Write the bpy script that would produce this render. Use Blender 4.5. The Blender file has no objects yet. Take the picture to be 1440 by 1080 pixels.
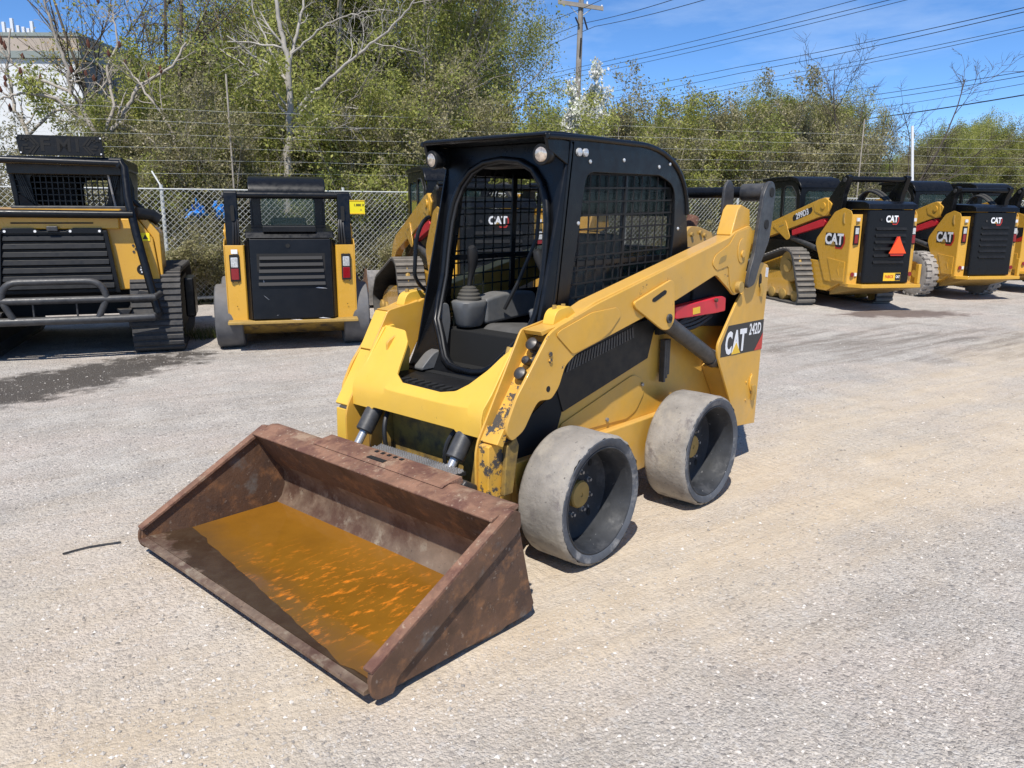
import bpy, bmesh, math, random
import numpy as np
from mathutils import Vector, Matrix
sc = bpy.context.scene
R = math.radians

# ------------------------------------------------------------------ camera, sky, sun, exposure
CAM = np.array([2.8809, 2.8235, 1.6624]); YAW, PITCH, ROLL, FPX = 3.8763, 0.2208, 0.0056, 1103.5
FW = np.array([math.cos(YAW)*math.cos(PITCH), math.sin(YAW)*math.cos(PITCH), -math.sin(PITCH)])
RT0 = np.array([math.sin(YAW), -math.cos(YAW), 0.0]); UP0 = np.cross(RT0, FW)
RT = math.cos(ROLL)*RT0 + math.sin(ROLL)*UP0; UP = -math.sin(ROLL)*RT0 + math.cos(ROLL)*UP0
cd = bpy.data.cameras.new('camera'); cam = bpy.data.objects.new('camera', cd); sc.collection.objects.link(cam)
cam.matrix_world = Matrix(((RT[0], UP[0], -FW[0], CAM[0]), (RT[1], UP[1], -FW[1], CAM[1]), (RT[2], UP[2], -FW[2], CAM[2]), (0, 0, 0, 1)))
cd.sensor_fit = 'HORIZONTAL'; cd.sensor_width = 36; cd.lens = 36*FPX/1440; cd.clip_end = 2000; cd.clip_start = .05
sc.camera = cam
SUN_AZ, SUN_EL = R(31), R(56)
SD = Vector((math.cos(SUN_AZ)*math.cos(SUN_EL), math.sin(SUN_AZ)*math.cos(SUN_EL), math.sin(SUN_EL)))
wd = bpy.data.worlds.new('World'); sc.world = wd; wd.use_nodes = True
nt = wd.node_tree; bg = nt.nodes['Background']; bg.inputs[1].default_value = .125
sky = nt.nodes.new('ShaderNodeTexSky'); sky.sky_type = 'NISHITA'; sky.sun_disc = False
sky.sun_elevation = SUN_EL; sky.sun_rotation = math.pi/2 - SUN_AZ
sky.air_density = .75; sky.dust_density = 0; sky.ozone_density = 7.5; sky.altitude = 1500
hsv = nt.nodes.new('ShaderNodeHueSaturation'); hsv.inputs['Saturation'].default_value = 1.08; nt.links.new(sky.outputs[0], hsv.inputs['Color'])
# thin cirrus over the whole sky
ct = nt.nodes.new('ShaderNodeTexCoord'); cm = nt.nodes.new('ShaderNodeMapping'); cm.inputs['Scale'].default_value = (2.0, 2.0, 9.0); cm.inputs['Rotation'].default_value = (.25, .1, .6); nt.links.new(ct.outputs['Generated'], cm.inputs[0])
cn = nt.nodes.new('ShaderNodeTexNoise'); cn.inputs['Scale'].default_value = 1.6; cn.inputs['Detail'].default_value = 7; cn.inputs['Roughness'].default_value = .6; nt.links.new(cm.outputs[0], cn.inputs['Vector'])
cr = nt.nodes.new('ShaderNodeMapRange'); cr.inputs[1].default_value = .46; cr.inputs[2].default_value = .78; cr.inputs[4].default_value = .42; nt.links.new(cn.outputs['Fac'], cr.inputs[0])
cx = nt.nodes.new('ShaderNodeMix'); cx.data_type = 'RGBA'; cx.inputs[7].default_value = (4.6, 5.6, 7.0, 1); nt.links.new(cr.outputs[0], cx.inputs[0]); nt.links.new(hsv.outputs[0], cx.inputs[6]); nt.links.new(cx.outputs[2], bg.inputs[0])
ld = bpy.data.lights.new('sun', 'SUN'); ld.energy = 4.1; ld.angle = R(.53); ld.color = (1, .955, .88)
sun = bpy.data.objects.new('sun', ld); sc.collection.objects.link(sun)
sun.rotation_euler = SD.to_track_quat('Z', 'Y').to_euler(); sun.location = (0, 0, 30)
sc.view_settings.view_transform = 'Standard'; sc.view_settings.look = 'None'
sc.view_settings.exposure = .45; sc.view_settings.gamma = 1.0
sc.cycles.max_bounces = 6; sc.cycles.transparent_max_bounces = 12

# ------------------------------------------------------------------ pixels to places
def ray(u, v): return FW + (u-720)/FPX*RT + (540-v)/FPX*UP
def on(ax, val, *pts):
    i = 'xyz'.index(ax); o = []
    for u, v in pts:
        d = ray(u, v); o.append(CAM + (val-CAM[i])/d[i]*d)
    return o
F2 = np.array([math.cos(YAW), math.sin(YAW), 0.0])
def dl(D, L, z=0.0):                       # depth along the view, metres to the right, height
    return tuple(np.array([CAM[0], CAM[1], 0]) + D*F2 + L*RT0 + np.array([0, 0, z]))
def pd(u, v, D):                           # pixel at a horizontal depth D
    d = ray(u, v); t = D/(d@F2); return CAM + t*d

# ------------------------------------------------------------------ mesh building
def link(o): sc.collection.objects.link(o); return o
def tag(o, label, cat, group=None, kind=None):
    if label: o['label'] = label
    if cat: o['category'] = cat
    if group: o['group'] = group
    if kind: o['kind'] = kind
    return o
def thing(name, label, cat, loc=(0, 0, 0), rz=0, group=None, scale=1):
    o = link(bpy.data.objects.new(name, None)); o.location = loc; o.rotation_euler = (0, 0, rz); o.scale = (scale,)*3
    o.empty_display_size = .1
    return tag(o, label, cat, group)
AX = {'x': (1, 2, 0), 'y': (0, 2, 1), 'z': (0, 1, 2)}
class MB:
    def __init__(s): s.v = []; s.f = []
    def add(s, v, f):
        n = len(s.v); s.v += [tuple(map(float, q)) for q in v]; s.f += [tuple(i+n for i in q) for q in f]; return s
    def box(s, x0, x1, y0, y1, z0, z1, M=None):
        v = [(x, y, z) for x in (x0, x1) for y in (y0, y1) for z in (z0, z1)]
        if M is not None: v = [tuple(M @ Vector(q)) for q in v]
        return s.add(v, [(0, 1, 3, 2), (4, 6, 7, 5), (0, 4, 5, 1), (2, 3, 7, 6), (0, 2, 6, 4), (1, 5, 7, 3)])
    def prism(s, ax, pts, a, b):
        """outline pts in the plane across axis ax, from a to b"""
        i, j, k = AX[ax]; n = len(pts); v = []
        for h in (a, b):
            for p in pts:
                q = [0, 0, 0]; q[i] = p[0]; q[j] = p[1]; q[k] = h; v.append(q)
        return s.add(v, [tuple(range(n))[::-1], tuple(range(n, 2*n))] + [(t, (t+1) % n, n+(t+1) % n, n+t) for t in range(n)])
    def ring(s, ax, outer, inner, a, b):
        """plate with a hole"""
        i, j, k = AX[ax]
        cx = sum(p[0] for p in inner)/len(inner); cy = sum(p[1] for p in inner)/len(inner)
        an = sorted(set([round(math.atan2(p[1]-cy, p[0]-cx), 4) for p in list(outer)+list(inner)] + [round(-math.pi+.001+t*2*math.pi/48, 4) for t in range(48)]))
        def hit(poly, t):
            dx, dy = math.cos(t), math.sin(t); best = 0
            for q in range(len(poly)):
                x1, y1 = poly[q][0]-cx, poly[q][1]-cy; x2, y2 = poly[(q+1) % len(poly)][0]-cx, poly[(q+1) % len(poly)][1]-cy
                ex, ey = x2-x1, y2-y1; den = dx*ey-dy*ex
                if abs(den) < 1e-9: continue
                tt = (x1*ey-y1*ex)/den; uu = (x1*dy-y1*dx)/den
                if tt > 0 and -1e-6 <= uu <= 1+1e-6: best = max(best, tt)
            return (cx+dx*best, cy+dy*best)
        o = [hit(outer, t) for t in an]; n_ = [hit(inner, t) for t in an]; n = len(an); v = []
        for h in (a, b):
            for L in (o, n_):
                for p in L:
                    q = [0, 0, 0]; q[i] = p[0]; q[j] = p[1]; q[k] = h; v.append(q)
        f = []
        for t in range(n):
            u = (t+1) % n
            f += [(t, u, n+u, n+t)[::-1], (2*n+t, 2*n+u, 3*n+u, 3*n+t), (t, u, 2*n+u, 2*n+t), (n+t, n+u, 3*n+u, 3*n+t)[::-1]]
        return s.add(v, f)
    def tube(s, pts, r, n=8, closed=False, cap=True):
        P = [Vector(p) for p in pts]; m = len(P); rr = r if hasattr(r, '__len__') else [r]*m; v = []; prev = None
        for q in range(m):
            if closed: t = (P[(q+1) % m]-P[q-1]).normalized()
            else: t = (P[min(q+1, m-1)]-P[max(q-1, 0)]).normalized()
            if prev is None: a = t.orthogonal().normalized()
            else:
                a = prev - t*prev.dot(t); a = a.normalized() if a.length > 1e-6 else t.orthogonal().normalized()
            prev = a; b = t.cross(a)
            for w in range(n):
                g = 2*math.pi*w/n; v.append(P[q]+(a*math.cos(g)+b*math.sin(g))*rr[q])
        f = []
        for q in range(m if closed else m-1):
            for w in range(n):
                x = (q+1) % m
                f.append((q*n+w, q*n+(w+1) % n, x*n+(w+1) % n, x*n+w))
        if cap and not closed: f += [tuple(range(n))[::-1], tuple(range((m-1)*n, m*n))]
        return s.add(v, f)
    def cyl(s, a, b, r, n=16, r2=None): return s.tube([a, b], [r, r if r2 is None else r2], n)
    def lathe(s, prof, ax='y', c=(0, 0, 0), n=48, closed=True):
        """profile (radius, height along ax)"""
        i, j, k = AX[ax]; v = []; m = len(prof)
        for t in range(n):
            g = 2*math.pi*t/n
            for r_, h in prof:
                q = list(c); q[i] += r_*math.cos(g); q[j] += r_*math.sin(g); q[k] += h; v.append(q)
        f = []
        for t in range(n):
            u = (t+1) % n
            for q in range(m if closed else m-1):
                w = (q+1) % m; f.append((t*m+q, t*m+w, u*m+w, u*m+q))
        return s.add(v, f)
    def mirror_y(s): s.v = [(x, -y, z) for x, y, z in s.v]; s.f = [q[::-1] for q in s.f]; return s
    def build(s, name, mat, parent=None, bev=0, smooth=40, seg=2, label=None):
        me = bpy.data.meshes.new(name); me.from_pydata(s.v, [], s.f)
        bm = bmesh.new(); bm.from_mesh(me); bmesh.ops.recalc_face_normals(bm, faces=bm.faces); bm.to_mesh(me); bm.free()
        o = link(bpy.data.objects.new(name, me)); me.materials.append(mat)
        if smooth:
            me.polygons.foreach_set('use_smooth', [True]*len(me.polygons)); me.set_sharp_from_angle(angle=R(smooth))
        if bev:
            m = o.modifiers.new('bevel', 'BEVEL'); m.width = bev; m.segments = seg; m.limit_method = 'ANGLE'; m.angle_limit = R(35); m.harden_normals = bool(smooth)
        if parent is not None: o.parent = parent
        if label: o['label'] = label
        return o
def rounded(pts, r=.05, n=4):
    """round the corners of an outline"""
    o = []; m = len(pts); rs = r if hasattr(r, '__len__') else [r]*m
    for i in range(m):
        p = Vector(pts[i]).to_2d() if len(pts[i]) > 2 else Vector(pts[i]); a = Vector(pts[i-1][:2])-p; b = Vector(pts[(i+1) % m][:2])-p
        if rs[i] <= 0: o.append(tuple(p)); continue
        d = min(rs[i], a.length*.48, b.length*.48); A = p+a.normalized()*d; B = p+b.normalized()*d
        for t in range(n+1):
            u = t/n; q = A*(1-u)**2+p*2*u*(1-u)+B*u*u; o.append((q.x, q.y))
    return o
def arc(p0, p1, p2, n=8):
    a, b, c = map(Vector, (p0, p1, p2)); return [tuple(a*(1-t)**2+b*2*t*(1-t)+c*t*t) for t in [i/n for i in range(n+1)]]
def text(s, size, mat, parent, M, name='lettering', bold=.02, depth=.001, sx=1.0, align='CENTER', gap=1.0):
    cu = bpy.data.curves.new(name, 'FONT'); cu.body = s; cu.size = size; cu.offset = bold*size; cu.extrude = depth; cu.align_x = align; cu.align_y = 'CENTER'; cu.resolution_u = 3; cu.space_character = gap
    t = bpy.data.objects.new(name, cu); sc.collection.objects.link(t)
    me = bpy.data.meshes.new_from_object(t.evaluated_get(bpy.context.evaluated_depsgraph_get())); bpy.data.objects.remove(t); me.name = name
    me.transform(Matrix(M) @ Matrix.Diagonal((sx, 1, 1, 1))); me.materials.clear(); me.materials.append(mat)
    o = link(bpy.data.objects.new(name, me)); o.parent = parent; return o
def MX(o, x, y):
    x, y = Vector(x).normalized(), Vector(y).normalized(); z = x.cross(y)
    return Matrix(((x.x, y.x, z.x, o[0]), (x.y, y.y, z.y, o[1]), (x.z, y.z, z.z, o[2]), (0, 0, 0, 1)))

# ------------------------------------------------------------------ materials
def mat(name, col, rough=.5, metal=0, spec=.5, var=0, vscale=3, bump=0, bscale=40, coat=0, chips=None, dust=0, dustcol=(.42, .36, .28), stain=None, dirtz=0):
    m = bpy.data.materials.new(name); m.use_nodes = True; t = m.node_tree; b = t.nodes['Principled BSDF']; N = t.nodes.new; Lk = t.links.new
    tc = N('ShaderNodeTexCoord'); geo = N('ShaderNodeNewGeometry')
    b.inputs['Roughness'].default_value = rough; b.inputs['Metallic'].default_value = metal; b.inputs['Specular IOR Level'].default_value = spec
    b.inputs['Coat Weight'].default_value = coat
    c = N('ShaderNodeRGB'); c.outputs[0].default_value = (*col, 1); out = c.outputs[0]
    def noise(sc_, det=6, rg=.6, vec=None):
        n = N('ShaderNodeTexNoise'); n.inputs['Scale'].default_value = sc_; n.inputs['Detail'].default_value = det; n.inputs['Roughness'].default_value = rg
        Lk(vec or geo.outputs['Position'], n.inputs['Vector']); return n.outputs['Fac']
    def ramp(f, a, z, va=0, vz=1):
        r = N('ShaderNodeMapRange'); r.inputs[1].default_value = a; r.inputs[2].default_value = z; r.inputs[3].default_value = va; r.inputs[4].default_value = vz; Lk(f, r.inputs[0]); return r.outputs[0]
    def mix(f, a, c2):
        x = N('ShaderNodeMix'); x.data_type = 'RGBA'; Lk(f, x.inputs[0]); Lk(a, x.inputs[6])
        if isinstance(c2, tuple): x.inputs[7].default_value = (*c2, 1)
        else: Lk(c2, x.inputs[7])
        return x.outputs[2]
    rsock = None
    if var:
        h = N('ShaderNodeHueSaturation'); Lk(out, h.inputs['Color']); Lk(ramp(noise(vscale), .3, .7, 1-var, 1+var), h.inputs['Value']); out = h.outputs[0]
    if stain:
        for (sc_, lo, hi, c2) in stain: out = mix(ramp(noise(sc_, 8, .65), lo, hi), out, c2)
    if dust:
        out = mix(ramp(noise(vscale*1.7, 8, .7), .35, .75, 0, dust), out, dustcol)
        up = N('ShaderNodeSeparateXYZ'); Lk(geo.outputs['Normal'], up.inputs[0]); out = mix(ramp(up.outputs[2], .3, 1, 0, dust*.8), out, dustcol)
    if dirtz:
        sp = N('ShaderNodeSeparateXYZ'); Lk(geo.outputs['Position'], sp.inputs[0]); mm = N('ShaderNodeMath'); mm.operation = 'MULTIPLY'
        Lk(ramp(sp.outputs[2], dirtz, 0, 0, 1), mm.inputs[0]); Lk(ramp(noise(9, 8, .7), .35, .65, 0, .8), mm.inputs[1]); out = mix(mm.outputs[0], out, dustcol)
    if chips:
        lo, sc_, c2 = chips; k = ramp(noise(sc_, 10, .75), lo, lo+.02); out = mix(k, out, c2); rsock = ramp(k, 0, 1, rough, .75)
    Lk(out, b.inputs['Base Color'])
    if rsock is None and var: rsock = ramp(noise(vscale*4), .3, .7, max(.02, rough-.1), min(1, rough+.12))
    if rsock is not None: Lk(rsock, b.inputs['Roughness'])
    if bump:
        bp = N('ShaderNodeBump'); bp.inputs['Strength'].default_value = bump; bp.inputs['Distance'].default_value = .01; Lk(noise(bscale, 8, .65), bp.inputs['Height']); Lk(bp.outputs[0], b.inputs['Normal'])
    return m
M_ = {}
YEL = (.64, .345, .036)
M_['yellow'] = mat('yellow_paint', YEL, .42, var=.11, vscale=2.5, bump=.03, bscale=60, coat=.1, chips=(.675, 22, (.08, .06, .04)), dust=.17, stain=[(2.0, .5, .72, (.49, .285, .05))], dirtz=.5)
M_['yellow_arm'] = mat('knocked_yellow_paint', YEL, .4, var=.08, vscale=3, bump=.04, bscale=60, coat=.1, chips=(.635, 11, (.085, .065, .045)), dust=.16, stain=[(2.2, .5, .75, (.50, .29, .05))], dirtz=.6)
M_['yellow_front'] = mat('sunlit_worn_yellow_paint', (.74, .45, .05), .42, var=.07, vscale=3, bump=.04, bscale=60, coat=.1, chips=(.665, 30, (.10, .065, .03)), dust=.08)  # chipped yellow with its base lightened for the sun on front faces
M_['yellow_chipped'] = mat('chipped_yellow_paint', YEL, .5, var=.15, vscale=6, bump=.1, bscale=50, chips=(.505, 7, (.060, .053, .047)), dust=.12, stain=[(20, .6, .72, (.20, .09, .04))])
M_['yellow_new'] = mat('clean_yellow_paint', (.62, .335, .034), .3, var=.04, vscale=2, coat=.3, dust=.06, dirtz=.35)
M_['yellow_shade_dirt'] = mat('grimy_shaded_yellow_paint', (.30, .19, .04), .7, var=.3, vscale=5, stain=[(7, .45, .65, (.06, .045, .03))])  # base darkened for yellow parts lying in shade; the stains are grime
M_['black'] = mat('black_paint', (.0042, .0048, .0062), .33, spec=.32, var=.2, vscale=4, dust=.006, dustcol=(.2, .19, .18))
M_['black_panel'] = mat('black_panel', (.0075, .008, .009), .45, spec=.3, var=.25, vscale=4, dust=.02, dustcol=(.22, .20, .18))
M_['black_scuffed'] = mat('scuffed_black_panel', (.0048, .0053, .007), .33, spec=.3, var=.25, vscale=4, dust=.02, dustcol=(.25, .24, .22), chips=(.74, 7, (.55, .54, .52)))
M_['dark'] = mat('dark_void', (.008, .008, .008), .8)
M_['steel_dark'] = mat('dark_steel', (.045, .045, .048), .45, .6, var=.3, vscale=8, bump=.1, bscale=60, dust=.15)
M_['link'] = mat('worn_black_steel', (.026, .027, .030), .45, 0, var=.35, vscale=8, bump=.08, dust=.12, dustcol=(.35, .33, .30))
M_['chrome'] = mat('bright_steel', (.5, .5, .5), .3, .6)
M_['grey_plastic'] = mat('grey_plastic', (.095, .102, .11), .5, var=.12, vscale=8, bump=.03, dust=.15)
M_['grey_seat'] = mat('grey_seat_cloth', (.075, .072, .068), .9, var=.2, vscale=12, bump=.1, bscale=150)
M_['rubber_boot'] = mat('rubber_boot', (.07, .065, .055), .7, var=.1, vscale=20)
M_['tyre'] = mat('dusty_solid_tyre', (.265, .242, .215), .9, var=.28, vscale=6, bump=.6, bscale=24, stain=[(4, .48, .66, (.37, .33, .27)), (10, .58, .68, (.17, .15, .14)), (60, .62, .68, (.11, .10, .09))])
M_['tyre_side'] = mat('tyre_sidewall', (.075, .082, .095), .75, var=.3, vscale=7, bump=.3, bscale=30, stain=[(9, .55, .72, (.28, .27, .26))])
M_['rim'] = mat('dusty_black_rim', (.022, .024, .028), .65, 0, var=.4, vscale=9, bump=.1, stain=[(8, .54, .80, (.085, .085, .088)), (34, .66, .70, (.36, .35, .34))])
M_['hub'] = mat('hub_paint', (.36, .23, .06), .6, var=.15, vscale=15, bump=.1)
M_['rust'] = mat('rusty_steel', (.135, .072, .042), .68, .1, var=.45, vscale=6, bump=.3, bscale=45, stain=[(3, .46, .60, (.075, .043, .030)), (9, .52, .66, (.24, .115, .052)), (5, .60, .72, (.15, .135, .12)), (34, .62, .70, (.26, .20, .155))])
M_['rust_lip'] = mat('pitted_rusty_steel', (.215, .112, .070), .85, 0, var=.35, vscale=9, bump=.9, bscale=26, stain=[(8, .48, .62, (.13, .058, .040)), (5, .56, .66, (.31, .21, .14)), (40, .6, .7, (.38, .28, .2))])
M_['rust_worn'] = mat('worn_bucket_steel', (.23, .16, .11), .55, .35, var=.3, vscale=6, bump=.16, bscale=50, stain=[(4, .46, .60, (.115, .062, .042)), (12, .56, .68, (.31, .25, .18)), (40, .62, .7, (.08, .05, .04))])
M_['red'] = mat('red_paint', (.58, .022, .035), .45, var=.12, vscale=7, chips=(.68, 18, (.2, .1, .08)))
M_['white'] = mat('white_decal', (.78, .78, .78), .5)
M_['label'] = mat('pale_label', (.62, .63, .66), .5, var=.15, vscale=60)
M_['decal_black'] = mat('black_decal', (.018, .018, .020), .45, chips=(.74, 30, (.5, .4, .2)))
M_['decal_red'] = mat('red_decal', (.50, .03, .02), .45)
M_['decal_yellow'] = mat('yellow_decal', (.80, .50, .03), .45)
M_['yellow_sign'] = mat('yellow_sign', (.88, .74, .02), .5)
M_['orange'] = mat('orange_reflector', (.95, .09, .015), .35)
M_['lens_red'] = mat('red_lens', (.22, .006, .012), .15, coat=.5)
M_['lens_clear'] = mat('clear_lens', (.55, .56, .56), .12, .3, var=.4, vscale=60, coat=.5)
M_['lamp_glass'] = mat('lamp_glass', (.62, .52, .42), .1, .5, var=.5, vscale=50, coat=.6)
M_['galv'] = mat('galvanised_wire', (.55, .56, .53), .6, 0, var=.15, vscale=3)
M_['bark_grey'] = mat('grey_bark', (.34, .30, .25), .9, var=.3, vscale=8)
M_['bark_dark'] = mat('dark_bark', (.085, .068, .052), .9, var=.3, vscale=8)
M_['bark_white'] = mat('pale_bark', (.36, .33, .285), .85, var=.25, vscale=6)
M_['pole'] = mat('weathered_pole', (.27, .24, .205), .9, var=.2, vscale=3)
M_['cable'] = mat('cable', (.03, .03, .035), .6)
M_['track'] = mat('dusty_track_rubber', (.17, .155, .135), .9, var=.25, vscale=8, bump=.2, bscale=40)
M_['track_dark'] = mat('track_rubber', (.032, .033, .036), .8, var=.3, vscale=8, bump=.2, bscale=40, dust=.12)
M_['track_grey'] = mat('worn_track_rubber', (.105, .105, .11), .85, var=.2, vscale=8, bump=.2, bscale=40, dust=.1)
M_['tyre_lug'] = mat('dusty_lugged_tyre', (.30, .28, .26), .9, var=.25, vscale=10, bump=.2)
M_['hose'] = mat('hose', (.016, .016, .017), .5)
M_['bare_steel'] = mat('bare_steel', (.32, .31, .30), .45, .6, var=.25, vscale=6)
def glass(name, col, alpha):
    m = bpy.data.materials.new(name); m.use_nodes = True; t = m.node_tree; b = t.nodes['Principled BSDF']
    b.inputs['Base Color'].default_value = (*col, 1); b.inputs['Roughness'].default_value = .03; b.inputs['Alpha'].default_value = alpha; return m
M_['glass'] = glass('window_glass', (.03, .06, .06), .28)
M_['glass_clear'] = glass('clear_glass', (.02, .035, .035), .14)
M_['glass_dark'] = glass('tinted_glass', (.05, .09, .09), .62)
# ------------------------------------------------------------------ ground
def hnoise(x, y):
    return (.010*np.sin(x*1.7+1.3*np.sin(y*1.1))*np.cos(y*1.9+x*.6) + .005*np.sin(x*5.1+2*np.sin(y*3.7))*np.cos(y*4.3+1.1*np.sin(x*2.9)) + .0025*np.sin(x*13+y*7)*np.cos(y*15-x*4))
def gheight(x, y):
    d = np.hypot(x-CAM[0]+3.5, y-CAM[1]+3.5); return (hnoise(x, y)-.006)*np.clip(1.4-d/14, 0, 1)
g1 = np.concatenate([np.linspace(-400, -40, 13)[:-1], np.linspace(-40, -12, 29)[:-1], np.arange(-12, 5.0, .06), np.linspace(5, 30, 12)[1:], np.linspace(30, 400, 8)[1:]])
gx, gy = np.meshgrid(g1, g1, indexing='ij'); n = len(g1)
V = np.stack([gx, gy, gheight(gx, gy)], -1).reshape(-1, 3)
i0 = (np.arange(n-1)[:, None]*n + np.arange(n-1)[None, :]).ravel(); Fq = np.stack([i0, i0+n, i0+n+1, i0+1], 1)
def fastmesh(name, V, F, mtl, smooth=True):
    me = bpy.data.meshes.new(name); k = F.shape[1]
    me.vertices.add(len(V)); me.vertices.foreach_set('co', np.ascontiguousarray(V, dtype=np.float32).ravel())
    me.loops.add(F.size); me.loops.foreach_set('vertex_index', np.ascontiguousarray(F, dtype=np.int32).ravel())
    me.polygons.add(len(F)); me.polygons.foreach_set('loop_start', np.arange(0, F.size, k, dtype=np.int32))
    me.polygons.foreach_set('use_smooth', np.full(len(F), smooth)); me.update(calc_edges=True); me.materials.append(mtl); return me
gm = bpy.data.materials.new('gravel_yard'); gm.use_nodes = True; t = gm.node_tree; gb = t.nodes['Principled BSDF']; N = t.nodes.new; Lk = t.links.new
geo = N('ShaderNodeNewGeometry'); POS = geo.outputs['Position']
def nz(scale, det=6, rg=.6, vec=None, col=False):
    q = N('ShaderNodeTexNoise'); q.inputs['Scale'].default_value = scale; q.inputs['Detail'].default_value = det; q.inputs['Roughness'].default_value = rg; Lk(vec or POS, q.inputs['Vector']); return q.outputs['Color' if col else 'Fac']
def mr(f, a, z, va=0, vz=1):
    q = N('ShaderNodeMapRange'); q.inputs[1].default_value = a; q.inputs[2].default_value = z; q.inputs[3].default_value = va; q.inputs[4].default_value = vz; Lk(f, q.inputs[0]); return q.outputs[0]
def mth(op, a, b):
    q = N('ShaderNodeMath'); q.operation = op
    for i, w in enumerate((a, b)):
        if isinstance(w, (int, float)): q.inputs[i].default_value = w
        else: Lk(w, q.inputs[i])
    return q.outputs[0]
def mixc(f, a, b):
    q = N('ShaderNodeMix'); q.data_type = 'RGBA'
    if isinstance(f, (int, float)): q.inputs[0].default_value = f
    else: Lk(f, q.inputs[0])
    for i, w in ((6, a), (7, b)):
        if isinstance(w, tuple): q.inputs[i].default_value = (*w, 1)
        else: Lk(w, q.inputs[i])
    return q.outputs[2]
def mapped(p0, p1):
    """coordinates along / across a line on the ground"""
    a = math.atan2(p1[1]-p0[1], p1[0]-p0[0]); q = N('ShaderNodeVectorRotate'); q.rotation_type = 'Z_AXIS'; q.inputs['Angle'].default_value = -a; q.inputs['Center'].default_value = (p0[0], p0[1], 0); Lk(POS, q.inputs['Vector'])
    s = N('ShaderNodeVectorMath'); s.operation = 'SUBTRACT'; s.inputs[1].default_value = (p0[0], p0[1], 0); Lk(q.outputs[0], s.inputs[0]); x = N('ShaderNodeSeparateXYZ'); Lk(s.outputs[0], x.inputs[0]); return x.outputs[0], x.outputs[1], s.outputs[0]
def band(p0, p1, half, soft, amp=.5):
    al, ac, v = mapped(p0, p1); w = mth('ADD', ac, mr(nz(.9, 5), .3, .7, -amp, amp)); return mr(mth('ABSOLUTE', w, 0), half-soft, half+soft, 1, 0), v
def ellipse(c, ang, rx, ry, soft, amp=.5, ns=2.2):
    al, ac, v = mapped(c, (c[0]+math.cos(ang), c[1]+math.sin(ang))); d = mth('SQRT', mth('ADD', mth('POWER', mth('DIVIDE', al, rx), 2), mth('POWER', mth('DIVIDE', ac, ry), 2)), 0)
    return mr(mth('ADD', d, mr(nz(ns, 8, .65), .3, .7, -amp, amp)), 1-soft, 1+soft, 1, 0)
G = lambda u, v: on('z', 0, (u, v))[0]
lane, lanev = band(G(700, 880), G(1440, 610), .55, .35, .35)
lane2, _ = band(G(900, 720), G(1440, 500), .55, .4, .4)
left = ellipse(G(160, 900), 0, 2.6, 1.6, .5, .55, 1.2)
stretch = N('ShaderNodeMapping'); stretch.inputs['Scale'].default_value = (.35, 3.2, 1); Lk(lanev, stretch.inputs[0])
streak = nz(1.6, 7, .65, stretch.outputs[0])
big = nz(.8, 7, .62)
tan = mth('MAXIMUM', mth('MAXIMUM', lane, mth('MULTIPLY', lane2, .9)), mth('MULTIPLY', left, .55))
tan = mth('MULTIPLY', tan, mr(streak, .25, .6, .45, 1))
grey = mixc(mr(nz(2.2, 8, .7), .35, .68), (.405, .37, .33), (.515, .473, .422))
pink = mixc(mr(big, .45, .62, 0, .6), grey, (.54, .462, .40))
dirt = mixc(mr(nz(3.5, 8, .7), .3, .7), (.48, .39, .285), (.60, .505, .385))
pink = mixc(mr(streak, .48, .66, 0, .55), pink, (.38, .325, .268)); pink = mixc(mr(nz(1.1, 8, .7), .52, .66, 0, .45), pink, (.60, .555, .49))
col = mixc(tan, pink, dirt)
vo = N('ShaderNodeTexVoronoi'); vo.inputs['Scale'].default_value = 62; Lk(POS, vo.inputs['Vector'])
vo2 = N('ShaderNodeTexVoronoi'); vo2.inputs['Scale'].default_value = 150; Lk(POS, vo2.inputs['Vector'])
sep = N('ShaderNodeSeparateColor'); Lk(vo.outputs['Color'], sep.inputs[0]); sep2 = N('ShaderNodeSeparateColor'); Lk(vo2.outputs['Color'], sep2.inputs[0])
hs = N('ShaderNodeHueSaturation'); Lk(col, hs.inputs['Color'])
gravel_amt = mth('SUBTRACT', 1.0, mth('MULTIPLY', tan, .72))
valv = mth('ADD', 1.0, mth('MULTIPLY', gravel_amt, mth('ADD', mr(sep.outputs[0], 0, 1, -.10, .10), mr(sep2.outputs[0], 0, 1, -.14, .14)))); Lk(valv, hs.inputs['Value']); col = hs.outputs[0]
white = mth('MULTIPLY', mr(sep.outputs[1], .93, .95), gravel_amt); col = mixc(mth('MULTIPLY', white, .4), col, (.66, .63, .59))
darkst = mth('MULTIPLY', mr(sep.outputs[2], .94, .96), gravel_amt); col = mixc(mth('MULTIPLY', darkst, .5), col, (.12, .11, .11))
wetc = G(80, 535)
wet = ellipse(wetc, math.atan2(*(np.array(G(250, 500))-wetc)[[1, 0]]), 1.9, .55, .22, .5, 3.5)
wet2 = ellipse(G(1268, 441), math.atan2(RT0[1], RT0[0])+.15, 1.05, .42, .2, .4, 3)
rut = mth('MULTIPLY', ellipse(G(1240, 480), math.atan2(RT0[1], RT0[0])+.05, 3.2, 1.1, .4, .6, 1.0), mr(streak, .4, .6))
col = mixc(mth('MULTIPLY', wet, .88), col, (.060, .052, .045)); col = mixc(mth('MULTIPLY', wet2, .75), col, (.12, .082, .07)); col = mixc(mth('MULTIPLY', rut, .7), col, (.20, .175, .15))
Lk(col, gb.inputs['Base Color']); gb.inputs['Roughness'].default_value = .95; gb.inputs['Specular IOR Level'].default_value = .08
Lk(mr(mth('MAXIMUM', wet, wet2), 0, 1, .95, .5), gb.inputs['Roughness'])
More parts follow.
